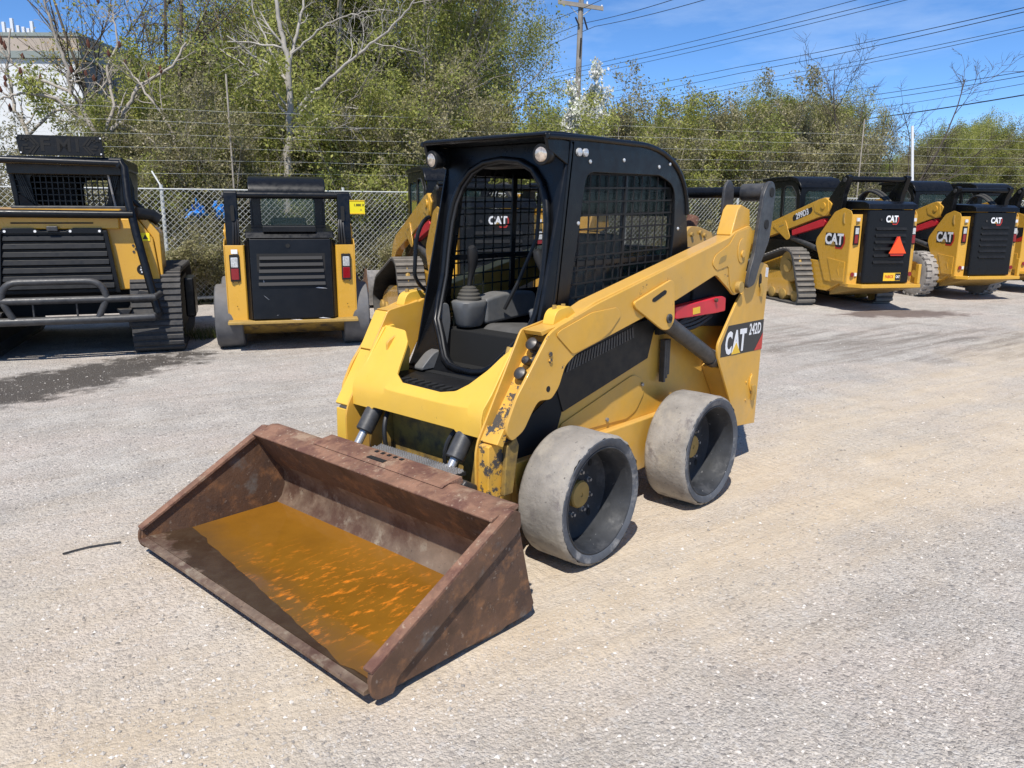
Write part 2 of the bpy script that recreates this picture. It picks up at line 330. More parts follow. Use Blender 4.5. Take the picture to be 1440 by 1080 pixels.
def treads(p0, p1, half, period):
    al, ac, v = mapped(p0, p1); m = mth('MULTIPLY', mr(mth('ABSOLUTE', mth('ADD', ac, mr(nz(5, 3), .3, .7, -.03, .03)), 0), half-.03, half+.03, 1, 0), mr(nz(1.7, 4), .42, .58))
    return mth('MULTIPLY', m, mth('SINE', mth('ADD', mth('MULTIPLY', al, 2*math.pi/period), mth('MULTIPLY', ac, 6)), 0))
tread = mth('ADD', mth('ADD', treads(G(90, 1010), G(620, 930), .16, .055), treads(G(150, 840), G(420, 900), .13, .05)), mth('ADD', treads(G(960, 760), G(1440, 640), .15, .06), treads(G(1000, 660), G(1440, 560), .15, .06)))
hgt0 = mth('MULTIPLY', mth('MULTIPLY', tread, mr(nz(14, 5), .35, .6)), .24)
hgt = mth('ADD', hgt0, mth('ADD', mth('MULTIPLY', mth('ADD', mth('MULTIPLY', vo.outputs['Distance'], -.9), mth('MULTIPLY', vo2.outputs['Distance'], -.5)), gravel_amt), mth('ADD', mth('MULTIPLY', nz(22, 8, .7), .9), mth('MULTIPLY', streak, 1.6))))
bp = N('ShaderNodeBump'); bp.inputs['Strength'].default_value = .72; bp.inputs['Distance'].default_value = .016; Lk(hgt, bp.inputs['Height']); Lk(bp.outputs[0], gb.inputs['Normal'])
ground = link(bpy.data.objects.new('ground', fastmesh('ground', V, Fq, gm))); ground['kind'] = 'structure'

# loose stones on the yard
rng = np.random.default_rng(5)
def tint_mat(name, cols, rough=.9, trans=0, attr='tint', scale=1.0):
    m = bpy.data.materials.new(name); m.use_nodes = True; t = m.node_tree; b = t.nodes['Principled BSDF']; b.inputs['Roughness'].default_value = rough; b.inputs['Specular IOR Level'].default_value = .25
    a = t.nodes.new('ShaderNodeAttribute'); a.attribute_name = attr; r = t.nodes.new('ShaderNodeValToRGB'); e = r.color_ramp.elements
    while len(e) < len(cols): e.new(.5)
    for i, c in enumerate(cols): e[i].position = i/max(1, len(cols)-1); e[i].color = (*c, 1)
    t.links.new(a.outputs['Fac'], r.inputs[0]); t.links.new(r.outputs[0], b.inputs['Base Color'])
    if trans:
        tr = t.nodes.new('ShaderNodeBsdfTranslucent'); mx = t.nodes.new('ShaderNodeMixShader'); mx.inputs[0].default_value = trans; t.links.new(r.outputs[0], tr.inputs[0])
        t.links.new(b.outputs[0], mx.inputs[1]); t.links.new(tr.outputs[0], mx.inputs[2]); t.links.new(mx.outputs[0], t.nodes['Material Output'].inputs[0])
    return m
def stones(nst, Dlo, Dhi, smin, smax, name):
    D = np.exp(rng.uniform(math.log(Dlo), math.log(Dhi), nst)); L = rng.uniform(-.70, .70, nst)*D
    P = np.array([CAM[0], CAM[1]]) + D[:, None]*F2[:2] + L[:, None]*RT0[:2]
    keep = ~((np.abs(P[:, 1]) < .92) & (P[:, 0] > -2.1) & (P[:, 0] < 1.46)) ; P = P[keep]; m = len(P)
    s = smin*(smax/smin)**(rng.random(m)**3.0)
    base = np.array([(1, 0, 0), (-1, 0, 0), (0, 1, 0), (0, -1, 0), (0, 0, 1), (0, 0, -1.)]); fc = np.array([(0, 2, 4), (2, 1, 4), (1, 3, 4), (3, 0, 4), (2, 0, 5), (1, 2, 5), (3, 1, 5), (0, 3, 5)])
    v = base[None]*rng.uniform(.55, 1.25, (m, 6, 1)) + rng.normal(0, .12, (m, 6, 3)); v[:, :, 2] *= .62
    a = rng.uniform(0, 6.28, m); ca, sa = np.cos(a)[:, None], np.sin(a)[:, None]; x = v[:, :, 0]*ca-v[:, :, 1]*sa; y = v[:, :, 0]*sa+v[:, :, 1]*ca
    v = np.stack([x, y, v[:, :, 2]], -1)*s[:, None, None]; v[:, :, 0] += P[:, 0, None]; v[:, :, 1] += P[:, 1, None]; v[:, :, 2] += (gheight(P[:, 0], P[:, 1])+s*.18)[:, None]
    me = fastmesh(name, v.reshape(-1, 3), (fc[None]+6*np.arange(m)[:, None, None]).reshape(-1, 3), M_['stone'], False)
    at = me.attributes.new('tint', 'FLOAT', 'POINT'); at.data.foreach_set('value', np.repeat(rng.random(m), 6).astype(np.float32)); return me
M_['stone'] = tint_mat('limestone_gravel', [(.24, .215, .19), (.40, .36, .315), (.47, .425, .37), (.52, .475, .42), (.68, .63, .57)])
o = link(bpy.data.objects.new('gravel', stones(46000, 1.5, 11, .0024, .011, 'gravel'))); tag(o, 'loose grey limestone gravel scattered over the yard', 'gravel', kind='stuff')
# ------------------------------------------------------------------ the skid steer loader in front
skid = thing('skid_steer_loader', 'yellow skid steer loader with black mesh-sided cab, smooth grey tyres and lowered rusty bucket', 'skid steer')
def tr(y, *px): return [(p[0], p[2]) for p in on('y', y, *px)]
Y, YF, BK = M_['yellow'], M_['yellow_front'], M_['black']
# chassis
m = MB(); m.prism('y', [(.30, .24), (.34, .40), (.34, .64), (.10, .68), (-.12, .80), (-.12, .98), (-1.55, .98), (-1.95, .90), (-1.98, .30), (-1.75, .22)], -.45, .45)
chassis = m.build('chassis', Y, skid, .012)
for sy in (1, -1):
    m = MB().prism('y', rounded([(-.10, .60), (-.10, .54), (-.70, .515), (-.79, .545), (-.87, .64), (-.845, .72), (-.75, .76)], .03), .4505, .457)
    if sy < 0: m.mirror_y()
    d = m.build('access_door', Y, skid, .002)
    for (x, z) in ((-.50, .55), (-.835, .69)):
        MB().cyl((x, .455*sy, z), (x, .468*sy, z), .011, 8).build('bolt', M_['bare_steel'], d)
    m = MB().prism('y', [(-.145, 1.02), (-.06, .80), (-.115, .665), (-.88, .835), (-.94, 1.0), (-.93, 1.06)], .4505, .462)
    if sy < 0: m.mirror_y()
    vp = m.build('vent_panel', M_['black_panel'], skid, .003)
    ua, ub, la, lb = tr(.467, (801, 505), (892, 459), (796, 524), (893, 474))
    for i in range(24):
        t0, t1 = i/24, (i+.62)/24; lp = lambda a, b, t: (a[0]+(b[0]-a[0])*t, a[1]+(b[1]-a[1])*t)
        q = MB().prism('y', [lp(la, lb, t0), lp(la, lb, t1), lp(ua, ub, t1), lp(ua, ub, t0)], .462, .467)
        if sy < 0: q.mirror_y()
        q.build('slat', M_['link'], vp)
    # final drive housing and belly side
    MB().prism('y', [(.25, .26), (.30, .50), (-1.45, .50), (-1.5, .26), (-1.1, .20), (-.1, .20)], .45*sy, .50*sy).build('chain_case', Y, skid, .01)
for sy in (1, -1): MB().prism('y', [(.338, .42), (.338, .655), (.11, .70), (-.10, .80), (-.115, .67), (-.06, .54), (.10, .50)], .4505*sy, .456*sy).build('shade_plate', M_['dark'], skid)  # flat dark plates standing in for the shaded opening behind the arm leg
# front wall under the cab and dark well
MB().box(.341, .35, -.40, .40, .30, .62).build('front_panel', M_['yellow_shade_dirt'], skid)
for q in (-.37, .37): MB().box(.351, .40, q-.07, q+.07, .30, .66).build('pivot_bracket', M_['yellow_shade_dirt'], skid, .006)
# engine bay and rear
MB().prism('y', [(-1.28, .98), (-1.30, 1.36), (-1.92, 1.30), (-2.02, .95), (-2.02, .9)], -.50, .50).build('engine_bay', M_['dark'], skid, .01)
MB().prism('y', [(-1.34, 1.361), (-1.36, 1.44), (-1.88, 1.40), (-2.0, 1.31), (-1.93, 1.302)], -.44, .44).build('engine_hood', BK, skid, .02)
MB().box(-2.06, -2.03, -.44, .44, .36, 1.28).build('rear_door', BK, skid, .01)
rp = [(-1.89, 1.31), (-1.95, 1.335), (-2.06, 1.31), (-2.08, 1.27), (-2.055, .96), (-2.03, .25), (-1.77, .28), (-1.445, .79), (-1.44, .86), (-1.65, 1.10)]
for sy in (1, -1):
    m = MB().prism('y', rounded(rp, [.03]*4+[0]*4+[.03, .03]), .585, .602)
    if sy < 0: m.mirror_y()
    rf = m.build('rear_frame_plate', Y, skid, .004)
    m = MB().prism('y', [(-1.80, .30), (-1.52, .70), (-1.60, .74), (-1.98, .76), (-1.98, .30)], .45, .584)
    if sy < 0: m.mirror_y()
    m.build('rear_frame_box', Y, skid, .008)
    MB().box(-2.06, -2.02, *sorted((.44*sy, .584*sy)), .28, 1.26).build('rear_column', Y, skid, .006)
    if sy > 0:
        # tie-down slots and pins
        for (x, z, sc_) in ((-1.955, 1.215, 1.0),):
            q = [(x+.02*math.cos(a)*sc_, z+.045*math.sin(a)*sc_) for a in np.linspace(0, 6.28, 14)[:-1]]
            sl = MB().prism('y', q, .602, .6045).build('tie_down_slot', M_['dark'], rf)
            MB().tube([(x-.005, .606, z-.02), (x-.01, .615, z-.06), (x-.015, .608, z-.10)], .013, 8).build('tie_down_hook', M_['hub'], rf)
        q = [(-1.93+.030*math.cos(a), .545+.055*math.sin(a)) for a in np.linspace(0, 6.28, 20)[:-1]]
        MB().prism('y', q, .602, .612).build('boss', Y, rf, .003)
        MB().tube([(-1.935, .616, .53), (-1.94, .622, .48), (-1.945, .612, .43)], .016, 8).build('tie_down_hook', M_['hub'], rf)
        MB().prism('y', [(-2.03, 1.295), (-2.065, 1.29), (-2.06, 1.23), (-2.028, 1.235)], .602, .604).build('sticker', M_['label'], rf)
        for (x, z) in ((-1.86, .56), (-1.865, .44), (-1.99, .49), (-1.93, .60)): MB().cyl((x, .60, z), (x, .608, z), .007, 8).build('bolt', Y, rf)
        # model decal
        MB().prism('y', [(-1.56, .962), (-2.0552, .955), (-2.0487, .755), (-1.478, .775), (-1.478, .85)], .602, .6032).build('decal', M_['decal_black'], rf)
        MB().prism('y', [(-2.053, .865), (-2.049, .757), (-1.94, .76)], .6036, .6044).build('decal_stripe', M_['decal_red'], rf)
        mk = lambda x, z: MX((x, .6046, z), (-1, 0, -.03), (-.06, 0, 1))
        text('C', .185, M_['white'], rf, mk(-1.573, .845), 'letter', .045, .0004, .66); text('A', .185, M_['white'], rf, mk(-1.672, .845), 'letter', .045, .0004, .70); text('T', .185, M_['white'], rf, mk(-1.762, .845), 'letter', .045, .0004, .76)
        MB().prism('y', [(-1.614, .775), (-1.735, .772), (-1.673, .846)], .6053, .606).build('decal_triangle', M_['decal_yellow'], rf)
        text('242D', .100, M_['white'], rf, mk(-1.932, .902), 'lettering', .022, .0004, .70, gap=1.12)

# loader arms
apl = [(0.17, 1.11), (0.11, 1.135), (-0.19, 1.215), (-1.51, 1.50), (-1.57, 1.53), (-1.76, 1.565), (-1.82, 1.52), (-1.72, 1.21), (-1.67, 1.155), (-1.60, 1.145), (-1.53, 1.19), (-1.36, 1.285), (-.92, 1.17), (-.64, 1.115), (-.03, .99), (.05, .945), (.095, .85), (.15, .80), (.24, .81), (.28, .77), (.34, .69), (.42, .655), (.455, .70), (.45, .74), (.39, .85)]
for sy in (1, -1):
    arm = link(bpy.data.objects.new('lift_arm', None)); arm.parent = skid; arm.empty_display_size = .1
    def bd(mb, name, mtl, bev=.004, par=arm, **k):
        if sy < 0: mb.mirror_y()
        return mb.build(name, mtl, par, bev, **k)
    bd(MB().prism('y', rounded(apl, .025, 3), .585, .602), 'outer_plate', M_['yellow_arm'])
    bd(MB().prism('y', [(.02, 1.148), (-.19, 1.222), (-1.55, 1.508), (-1.70, 1.50), (-1.62, 1.30), (-1.36, 1.292), (-.64, 1.122), (-.05, .996), (.0, 1.03)], .482, .5845), 'beam', Y, .01)
    bd(MB().prism('y', rounded([(.225, 1.125), (.51, .655), (.525, .60), (.525, .39), (.44, .355), (.38, .37), (.37, .53), (.33, .66), (.10, .82), (.0, .97), (-.06, 1.03), (0, 1.16)], .02, 2), .470, .4815), 'inner_plate', Y)
    bd(MB().prism('y', [(.215, 1.122), (.20, 1.10), (.0, 1.150), (.0, 1.162), (.10, 1.135)], .482, .5845), 'top_cap', Y, .003)
    bd(MB().prism('y', [(.13, 1.10), (.44, .69), (.405, .66), (.05, .93), (-.05, 1.02)], .482, .5845), 'channel_web', M_['yellow_chipped'], 0)
    bd(MB().prism('y', [(.50, .655), (.455, .72), (.43, .69), (.46, .635)], .482, .586), 'channel_lip', M_['yellow_chipped'], .004)
    bd(MB().prism('y', [(.512, .64), (.516, .40), (.415, .365), (.385, .53), (.38, .63), (.44, .66)], .482, .548), 'leg', M_['yellow_chipped'], .006)
    bd(MB().prism('y', [(.44, .40), (.38, .40), (.34, .62), (.36, .66), (.42, .63)], .549, .575), 'leg_gusset', M_['yellow_shade_dirt'], .006)
    if sy < 0:
        bd(MB().prism('y', [(.222, 1.118), (.335, .925), (.325, .915), (.20, 1.10)], .4825, .584), 'front_cover', YF, .003)
        bd(MB().prism('y', [(.333, .917), (.508, .652), (.498, .640), (.322, .905)], .4825, .584), 'front_cover', YF, .003)
        bd(MB().prism('y', [(.519, .63), (.524, .40), (.512, .40), (.508, .63)], .4825, .56), 'leg_cover', YF, .003)
    # hydraulic couplers in the channel
    for (x, z, r_) in ((.205, 1.055, .030), (.245, .985, .020), (.283, .93, .030)) if sy > 0 else ():
        n_ = Vector((.83, 0, .55)); c = Vector((x, .533, z))
        cp = bd(MB().tube([c-n_*.06, c-n_*.01, c+n_*.0, c+n_*.018, c+n_*.030], [r_*.8, r_*.8, r_, r_, r_*.45], 16), 'hydraulic_coupler', M_['steel_dark'], 0)
        c2 = c - n_*.035; bd(MB().cyl(c2-n_*.012, c2+n_*.012, r_*1.15, 6), 'hex_nut', M_['link'], 0)
    # bracket on the knee
    bd(MB().prism('y', rounded([(.10, 1.13), (.08, 1.185), (.055, 1.205), (-.03, 1.215), (-.06, 1.19), (-.08, 1.17)], .015), .495, .56), 'knee_bracket', YF, .006)
    for x in (.045, -.02): bd(MB().cyl((x, .525, 1.203), (x, .525, 1.222), .011, 6), 'bolt', M_['hub'], 0)
    # doubler plates
    bd(MB().prism('y', rounded([(.13, 1.10), (.10, 1.118), (-.14, 1.178), (-.35, 1.185), (-.385, 1.14), (-.30, 1.07), (-.22, 1.035), (.0, .992)], .02), .6025, .608), 'doubler_plate', Y, .003)
    bk = tr(.615, (892, 425), (944, 393), (948, 397), (948.5, 450), (942, 463), (933, 465), (925, 459), (893, 433))
    br = bd(MB().prism('y', rounded(bk, .03), .6025, .618), 'cylinder_bracket', Y, .004)
    sl = tr(.619, (918, 420), (935, 407.5), (938, 409), (937, 413), (921, 425), (917, 424))
    bd(MB().prism('y', rounded(sl, .015), .618, .6195), 'slot', M_['dark'], 0)
    pp = on('y', .62, (941, 448))[0]
    bd(MB().cyl((pp[0], .60, pp[2]), (pp[0], .628, pp[2]), .026, 16), 'pin', M_['link'], .003)
    bd(MB().cyl((pp[0], .628, pp[2]), (pp[0], .633, pp[2]), .012, 12), 'pin_bolt', M_['dark'], 0)
    # tower doubler, pins
    tw = rounded([(-1.50, 1.33), (-1.36, 1.31), (-1.30, 1.35), (-1.33, 1.40), (-1.50, 1.46), (-1.57, 1.525), (-1.75, 1.555), (-1.80, 1.51), (-1.715, 1.215), (-1.665, 1.165), (-1.60, 1.155), (-1.54, 1.20)], .02)
    bd(MB().prism('y', tw, .6025, .6065), 'tower_plate', Y, .003)
    bd(MB().prism('y', [(-1.655+.05*math.cos(a), 1.415+.075*math.sin(a)) for a in np.linspace(0, 6.28, 24)[:-1]], .6065, .611), 'boss', Y, .003)
    bd(MB().cyl((-1.665, .60, 1.395), (-1.665, .62, 1.395), .022, 12), 'pin', Y, .002)
    bd(MB().cyl((-1.635, .60, 1.195), (-1.635, .635, 1.195), .036, 16), 'pin', M_['hub'], .004)
    bd(MB().prism('y', rounded([(-1.37, 1.345), (-1.46, 1.365), (-1.47, 1.40), (-1.39, 1.385)], .015), .6065, .608), 'slot', M_['hub'], .001)
    bd(MB().cyl((.175, .585, .855), (.175, .6035, .855), .014, 12), 'hole', M_['dark'], 0)
    for z in (.985, 1.015): bd(MB().cyl((.165, .6025, z), (.165, .609, z), .012, 10), 'boss', M_['yellow_chipped'], .002)
    # tower head
    bd(MB().prism('y', [(-1.55, 1.509), (-1.62, 1.66), (-1.66, 1.69), (-1.78, 1.66), (-1.80, 1.53), (-1.70, 1.501)], .482, .5845), 'tower_head', Y, .008)
    # black control link
    bd(MB().prism('y', rounded([(-1.90, 1.83), (-1.965, 1.835), (-2.005, 1.78), (-1.985, 1.60), (-1.965, 1.47), (-1.85, 1.31), (-1.80, 1.20), (-1.70, 1.18), (-1.72, 1.28), (-1.775, 1.40), (-1.80, 1.55), (-1.84, 1.76)], .035), .612, .642), 'control_link', M_['link'], .008)
    for (x, z) in ((-1.945, 1.765), (-1.90, 1.57)): bd(MB().cyl((x, .61, z), (x, .646, z), .030, 20), 'pin_hole', M_['dark'], .002)
    bd(MB().prism('y', rounded([(-1.62, 1.62), (-1.64, 1.80), (-1.70, 1.845), (-1.76, 1.80), (-1.76, 1.62)], .03), .462, .481), 'control_link', M_['link'], .006)
    bd(MB().cyl((-1.92, .46, 1.765), (-1.92, .612, 1.765), .055, 20), 'link_bush', M_['link'], .006)
    # lift cylinder
    a = Vector((pp[0], .56, pp[2])); b = Vector((-1.47, .54, .77)); dd = (b-a).normalized()
    bd(MB().tube([a-dd*.01, a+dd*.02, a+dd*.021, b], [.05, .05, .046, .046], 20), 'lift_cylinder', M_['link'], .003)
    bd(MB().cyl(tuple(b-dd*.01), tuple(b+dd*.05), .052, 20), 'cylinder_gland', M_['steel_dark'], .004)
    # red lift-arm lock strut
    rs = tr(.56, (947, 432), (1013, 416), (1018, 418), (1017, 437), (1005, 440), (947, 449))
    rb = bd(MB().prism('y', rounded(rs, .012), .52, .575), 'arm_lock', M_['red'], .006)
    if sy > 0:
        MB().prism('y', tr(.576, (974.5, 433.5), (984.5, 431), (984.5, 440), (974.5, 442.5)), .5755, .577).build('warning_label', M_['decal_yellow'], arm)
        MB().cyl((-1.42, .57, 1.13), (-1.42, .59, 1.13), .012, 8).build('bolt', M_['rust'], arm)
# hoses in the engine side
hs_ = MB()
for k in range(5): hs_.tube(arc((-1.0-.05*k, .47, 1.0), (-1.25, .50, .92+.04*k), (-1.52, .50, 1.02+.02*k), 8), .014, 6)
hs_.build('hose', M_['hose'], skid)
MB().box(-1.62, -.96, .45, .48, .96, 1.20).build('engine_side', M_['dark'], skid)
for q in range(3): MB().box(-1.02-.02*q, -1.0-.02*q, .465, .50, .68+.02*q, .93).build('hose_guard', M_['link'], skid, .003)
# rear black cross tube between the links
MB().cyl((-1.92, -.62, 1.765), (-1.92, .47, 1.765), .036, 20).build('cross_tube', BK, skid, .004)

# U-shaped front cross member between the arms
def uplate(off):
    # columns across y: top edge follows the notch; rows: bottom, bend, up the slope
    ys = np.linspace(-.469, .469, 71); V = []; rows = 9
    for y in ys:
        a = abs(y)
        zt = float(np.interp(y, [-.469, -.30, -.235, -.215, -.19, -.12, .16, .25, .31, .38, .42, .469], [1.05, 1.04, .99, .93, .85, .818, .815, .832, .87, .94, 1.0, 1.05]))
        zb = .655 if a > .30 else .665
        for r_ in range(rows):
            s = r_/(rows-1)
            if s < .35: z = zb + (.775-zb)*(s/.35); x = .480
            else:
                z = .775 + (zt-.775)*((s-.35)/.65); x = .480 - (z-.775)*.80 - .012*min(1, (z-.775)/.02)
            n_ = Vector((1, 0, 0)) if s < .35 else Vector((.78, 0, .62)); V.append((x-n_.x*off, y, z-n_.z*off))
    return V, len(ys), rows
V0, nc, nr = uplate(0); V1, _, _ = uplate(.014); k = len(V0); f = []
for i in range(nc-1):
    for j in range(nr-1):
        a = i*nr+j; f.append((a, a+nr, a+nr+1, a+1)); f.append((k+a, k+a+1, k+a+nr+1, k+a+nr))
    a = i*nr; f.append((a, k+a, k+a+nr, a+nr)); a = i*nr+nr-1; f.append((a, a+nr, k+a+nr, k+a))
for i in (0, nc-1):
    for j in range(nr-1): a = i*nr+j; f.append((a, a+1, k+a+1, k+a))
MB().add(V0+V1, f).build('front_cross_member', YF, skid, .004, 50)
for sy in (1, -1):
    m = MB().prism('y', [(.465, .65), (.465, .77), (.27, 1.04), (.20, 1.05), (.15, .95), (.30, .75), (.38, .65)], .452, .4695)
    if sy < 0: m.mirror_y()
    m.build('gusset', YF, skid, .004)
# bracket and exhaust behind the cab
MB().prism('y', rounded(tr(.20, (964, 352), (966, 324), (972, 318), (984, 319), (1010, 331), (998, 345)), .02), .17, .20).build('hood_bracket', Y, skid, .006)
for u, v in ((984, 327), (990, 331), (972, 330)): pq = on('y', .2, (u, v))[0]; MB().cyl((pq[0], .20, pq[2]), (pq[0], .214, pq[2]), .014, 8).build('bolt', M_['hub'], skid)
pq = on('y', 0, (971, 318))[0]; MB().tube([(pq[0], 0, 1.40), (pq[0], 0, pq[2]), (pq[0]-.03, 0, pq[2]+.06)], .045, 12).build('exhaust_pipe', M_['rust_lip'], skid)
# right-hand plate seen through the notch
MB().prism('y', rounded([(.20, .78), (.33, .80), (.34, .98), (.26, 1.02), (.18, .95)], .02), -.36, -.345).build('pivot_plate', Y, skid, .004)
for (x, z, r_) in ((.27, .945, .032), (.26, .865, .02)): MB().lathe([(0, 0), (r_, 0), (r_, .006), (r_*.6, .012), (0, .012)], 'y', (x, -.345, z), 20, False).build('pivot_pin', M_['hub'], skid)
# auxiliary coupler by the left arm
c = Vector((.27, .43, .97)); d = Vector((.35, 0, -.9)).normalized()
MB().tube([c-d*.07, c-d*.03, c-d*.03, c], [.016, .016, .022, .022], 12).build('auxiliary_coupler', M_['hub'], skid)
MB().tube([c, c+d*.015, c+d*.015, c+d*.045], [.026, .026, .021, .018], 14).build('coupler_cap', M_['chrome'], skid)

# wheels
RW = .318
for (x0, sy) in ((0, 1), (0, -1), (-1.07, 1), (-1.07, -1)):
    w = link(bpy.data.objects.new('wheel', None)); w.parent = skid; w.location = (x0, 0, RW-.004); w.empty_display_size = .1
    rr = np.random.default_rng(int(abs(x0*7)+sy+3))
    def wb(mb, name, mtl, bev=0, par=w, **k):
        if sy < 0: mb.mirror_y()
        return mb.build(name, mtl, par, bev, **k)
    # worn tread with a slightly ragged outer edge
    nseg = 96; prof = [(.262, .548), (.30, .54), (RW-.006, .545), (RW, .56), (RW, .60), (RW, .66), (RW, .72), (RW, .77), (RW-.002, .788), (RW-.014, .7995)]
    v = []; jag = rr.normal(0, .0022, (nseg, 2)); 
    for s_ in range(nseg):
        g = 2*math.pi*s_/nseg
        for q, (r_, h) in enumerate(prof):
            e = jag[s_, 0] if q >= 8 else 0; e2 = .0012*math.sin(9*g+q)+.001*math.sin(23*g+2*q) if 2 < q < 8 else 0
            v.append(((r_+e+e2)*math.cos(g), h+(jag[s_, 1] if q == 9 else 0), (r_+e+e2)*math.sin(g)))
    m_ = len(prof); f = [(s_*m_+q, s_*m_+q+1, ((s_+1) % nseg)*m_+q+1, ((s_+1) % nseg)*m_+q) for s_ in range(nseg) for q in range(m_-1)]
    ty = wb(MB().add(v, f), 'tyre', M_['tyre'], smooth=50)
    wb(MB().lathe([(RW-.0145, .7993), (.30, .803), (.272, .800), (.262, .792), (.258, .77)], 'y', (0, 0, 0), 96, False), 'sidewall', M_['tyre_side'], 0)
    rim = wb(MB().lathe([(.262, .794), (.256, .796), (.250, .79), (.246, .765), (.232, .75), (.226, .70), (.224, .655), (.200, .640), (.150, .636), (.06, .640), (0, .640)], 'y', (0, 0, 0), 72, False), 'rim', M_['rim'])
    wb(MB().lathe([(.262, .55), (.24, .56), (.22, .62), (.15, .634)], 'y', (0, 0, 0), 48, False), 'rim_back', M_['rim'], 0)
    wb(MB().lathe([(.066, .636), (.068, .668), (.062, .676), (.012, .678), (.010, .674), (0, .674)], 'y', (0, 0, 0), 32, False), 'hub_cap', M_['hub'], 0)
    for k in range(8):
        g = k*math.pi/4+.3+x0; c = (.105*math.cos(g), .636, .105*math.sin(g))
        wb(MB().tube([c, (c[0], .650, c[2]), (c[0], .6505, c[2]), (c[0], .664, c[2])], [.016, .014, .009, .008], 8), 'wheel_nut', M_['bare_steel'], 0)
    for g in (4.0, .6, 2.3): wb(MB().prism('y', [(.172*math.cos(g)+.014*math.cos(a), .172*math.sin(g)+.02*math.sin(a)) for a in np.linspace(0, 6.28, 10)[:-1]], .637, .6405), 'vent_hole', M_['dark'], 0)
    wb(MB().cyl((0, .40, 0), (0, .634, 0), .075, 16), 'axle', M_['dark'], 0)
# ------------------------------------------------------------------ cab of the skid steer
def fx(z):
    return float(np.interp(z, [.80, .86, .95, 1.04, 1.22, 1.95], [.14, .105, .06, .015, -.07, -.175]))
def bend(mb): mb.v = [(x+fx(z), y, z) for x, y, z in mb.v]; return mb
inner = [(-.325, 1.07), (-.342, 1.15), (-.345, 1.3), (-.343, 1.45), (-.335, 1.58), (-.315, 1.68), (-.275, 1.77), (-.21, 1.84), (-.12, 1.88), (0, 1.893)]
inner = [(-.05, .852), (-.12, .862), (-.17, .89), (-.21, .935), (-.25, .985), (-.29, 1.03)] + inner; inner = inner + [(-y, z) for y, z in inner[::-1][1:]]
outer = [(-.43, .80), (-.43, 1.0), (-.43, 1.22), (-.43, 1.5), (-.43, 1.9), (-.43, 1.975), (.43, 1.975), (.43, 1.9), (.43, 1.5), (.43, 1.22), (.43, 1.0), (.43, .80)]
bend(MB().ring('x', outer, inner, -.03, 0)).build('cab_front_frame', BK, skid, .004)
MB().tube([(fx(z)+.004, y*.975, z) for y, z in inner], .010, 8, closed=True).build('door_seal', M_['hose'], skid)
MB().tube([(fx(z)+.010, y*1.035, z-.006 if z < 1.1 else z+.010) for y, z in inner], .017, 10, closed=True).build('frame_tube', BK, skid)
REAR = arc((-1.285, 1.62), (-1.255, 1.955), (-.80, 1.983), 12)
side_o = [(-.187, 1.955), (-.082, 1.22), (.003, 1.04), (.048, .95), (-1.30, .95), (-1.32, 1.43)] + REAR + [(-.15, 1.995)]
side_i = rounded([(-.30, 1.835), (-.97, 1.84), (-1.14, 1.79), (-1.15, 1.55), (-1.10, 1.02), (-.17, 1.02), (-.19, 1.25), (-.265, 1.60)], [.07, .02, .10, .05, .02, .02, .05, .08])
for sy in (1, -1):
    m = MB().ring('y', side_o, side_i, .412, .43)
    if sy < 0: m.mirror_y()
    sp = m.build('cab_side_panel', BK, skid, .004)
    # woven mesh guard
    mesh = MB(); t_ = .0044
    for i in range(13):
        x = -.19-.078*i; xt = x-.03
        mesh.prism('y', [(x-t_, 1.0), (x+t_, 1.0), (xt+t_, 1.86), (xt-t_, 1.86)], .400, .404)
    for i in range(13):
        z = 1.02+.067*i; mesh.prism('y', [(-.15, z-t_), (-.15, z+t_), (-1.16, z+.02+t_), (-1.16, z+.02-t_)], .404, .4075)
    if sy < 0: mesh.mirror_y()
    mesh.build('window_mesh', M_['dark'], sp)
    q = MB().prism('y', side_i, .392, .3945)
    if sy < 0: q.mirror_y()
    q.build('side_glass', M_['glass_clear'], sp)
    for nm, q in (('window_post', MB().prism('y', [(-.64, 1.0), (-.68, 1.0), (-.715, 1.86), (-.675, 1.86)], .385, .3995)), ('window_rail', MB().box(-1.16, -.15, .38, .399, 1.375, 1.405)), ('lower_liner', MB().box(-1.15, -.62, .365, .379, 1.0, 1.18))):
        if sy < 0: q.mirror_y()
        q.build(nm, BK, sp, .003)
    for (x, z) in ((-.245, 1.59), (-.33, 1.885), (-.62, 1.905), (-.96, 1.885), (-1.07, 1.905), (-1.19, 1.55)): MB().lathe([(.010, 0), (.010, .004), (.004, .008), (0, .008)], 'y', (x, .43*sy, z), 10, False).build('bolt', M_['lens_clear'], sp)
    for x in (-.235, -.285): MB().lathe([(.020, 0), (.019, .010), (.010, .014), (0, .014)], 'y', (x, .43*sy, 1.925), 16, False).build('marker_light', M_['lens_clear'], sp)
    # front crease column
    m = MB().prism('z', [(.004, .405), (.0, .418), (-.012, .4255), (-.12, .4255), (-.12, .405)], .90, 1.95); m.v = [(x+fx(z)-.002, y-.0005, z) for x, y, z in m.v]
    if sy < 0: m.mirror_y()
    m.build('front_post', BK, skid, .004)
    # work lamps
    L = link(bpy.data.objects.new('work_lamp', None)); L.parent = skid; L.empty_display_size = .05
    c = Vector((-.045, .375*sy, 1.908)); d = Vector((1, .10*sy, -.10)).normalized()
    MB().tube([c-d*.05, c-d*.03, c+d*.02, c+d*.028], [.030, .046, .050, .046], 24).build('lamp_housing', M_['black_panel'], L)
    MB().tube([c+d*.0285, c+d*.031, c+d*.033], [.034, .031, .012], 24).build('lamp_lens', M_['lamp_glass'], L)
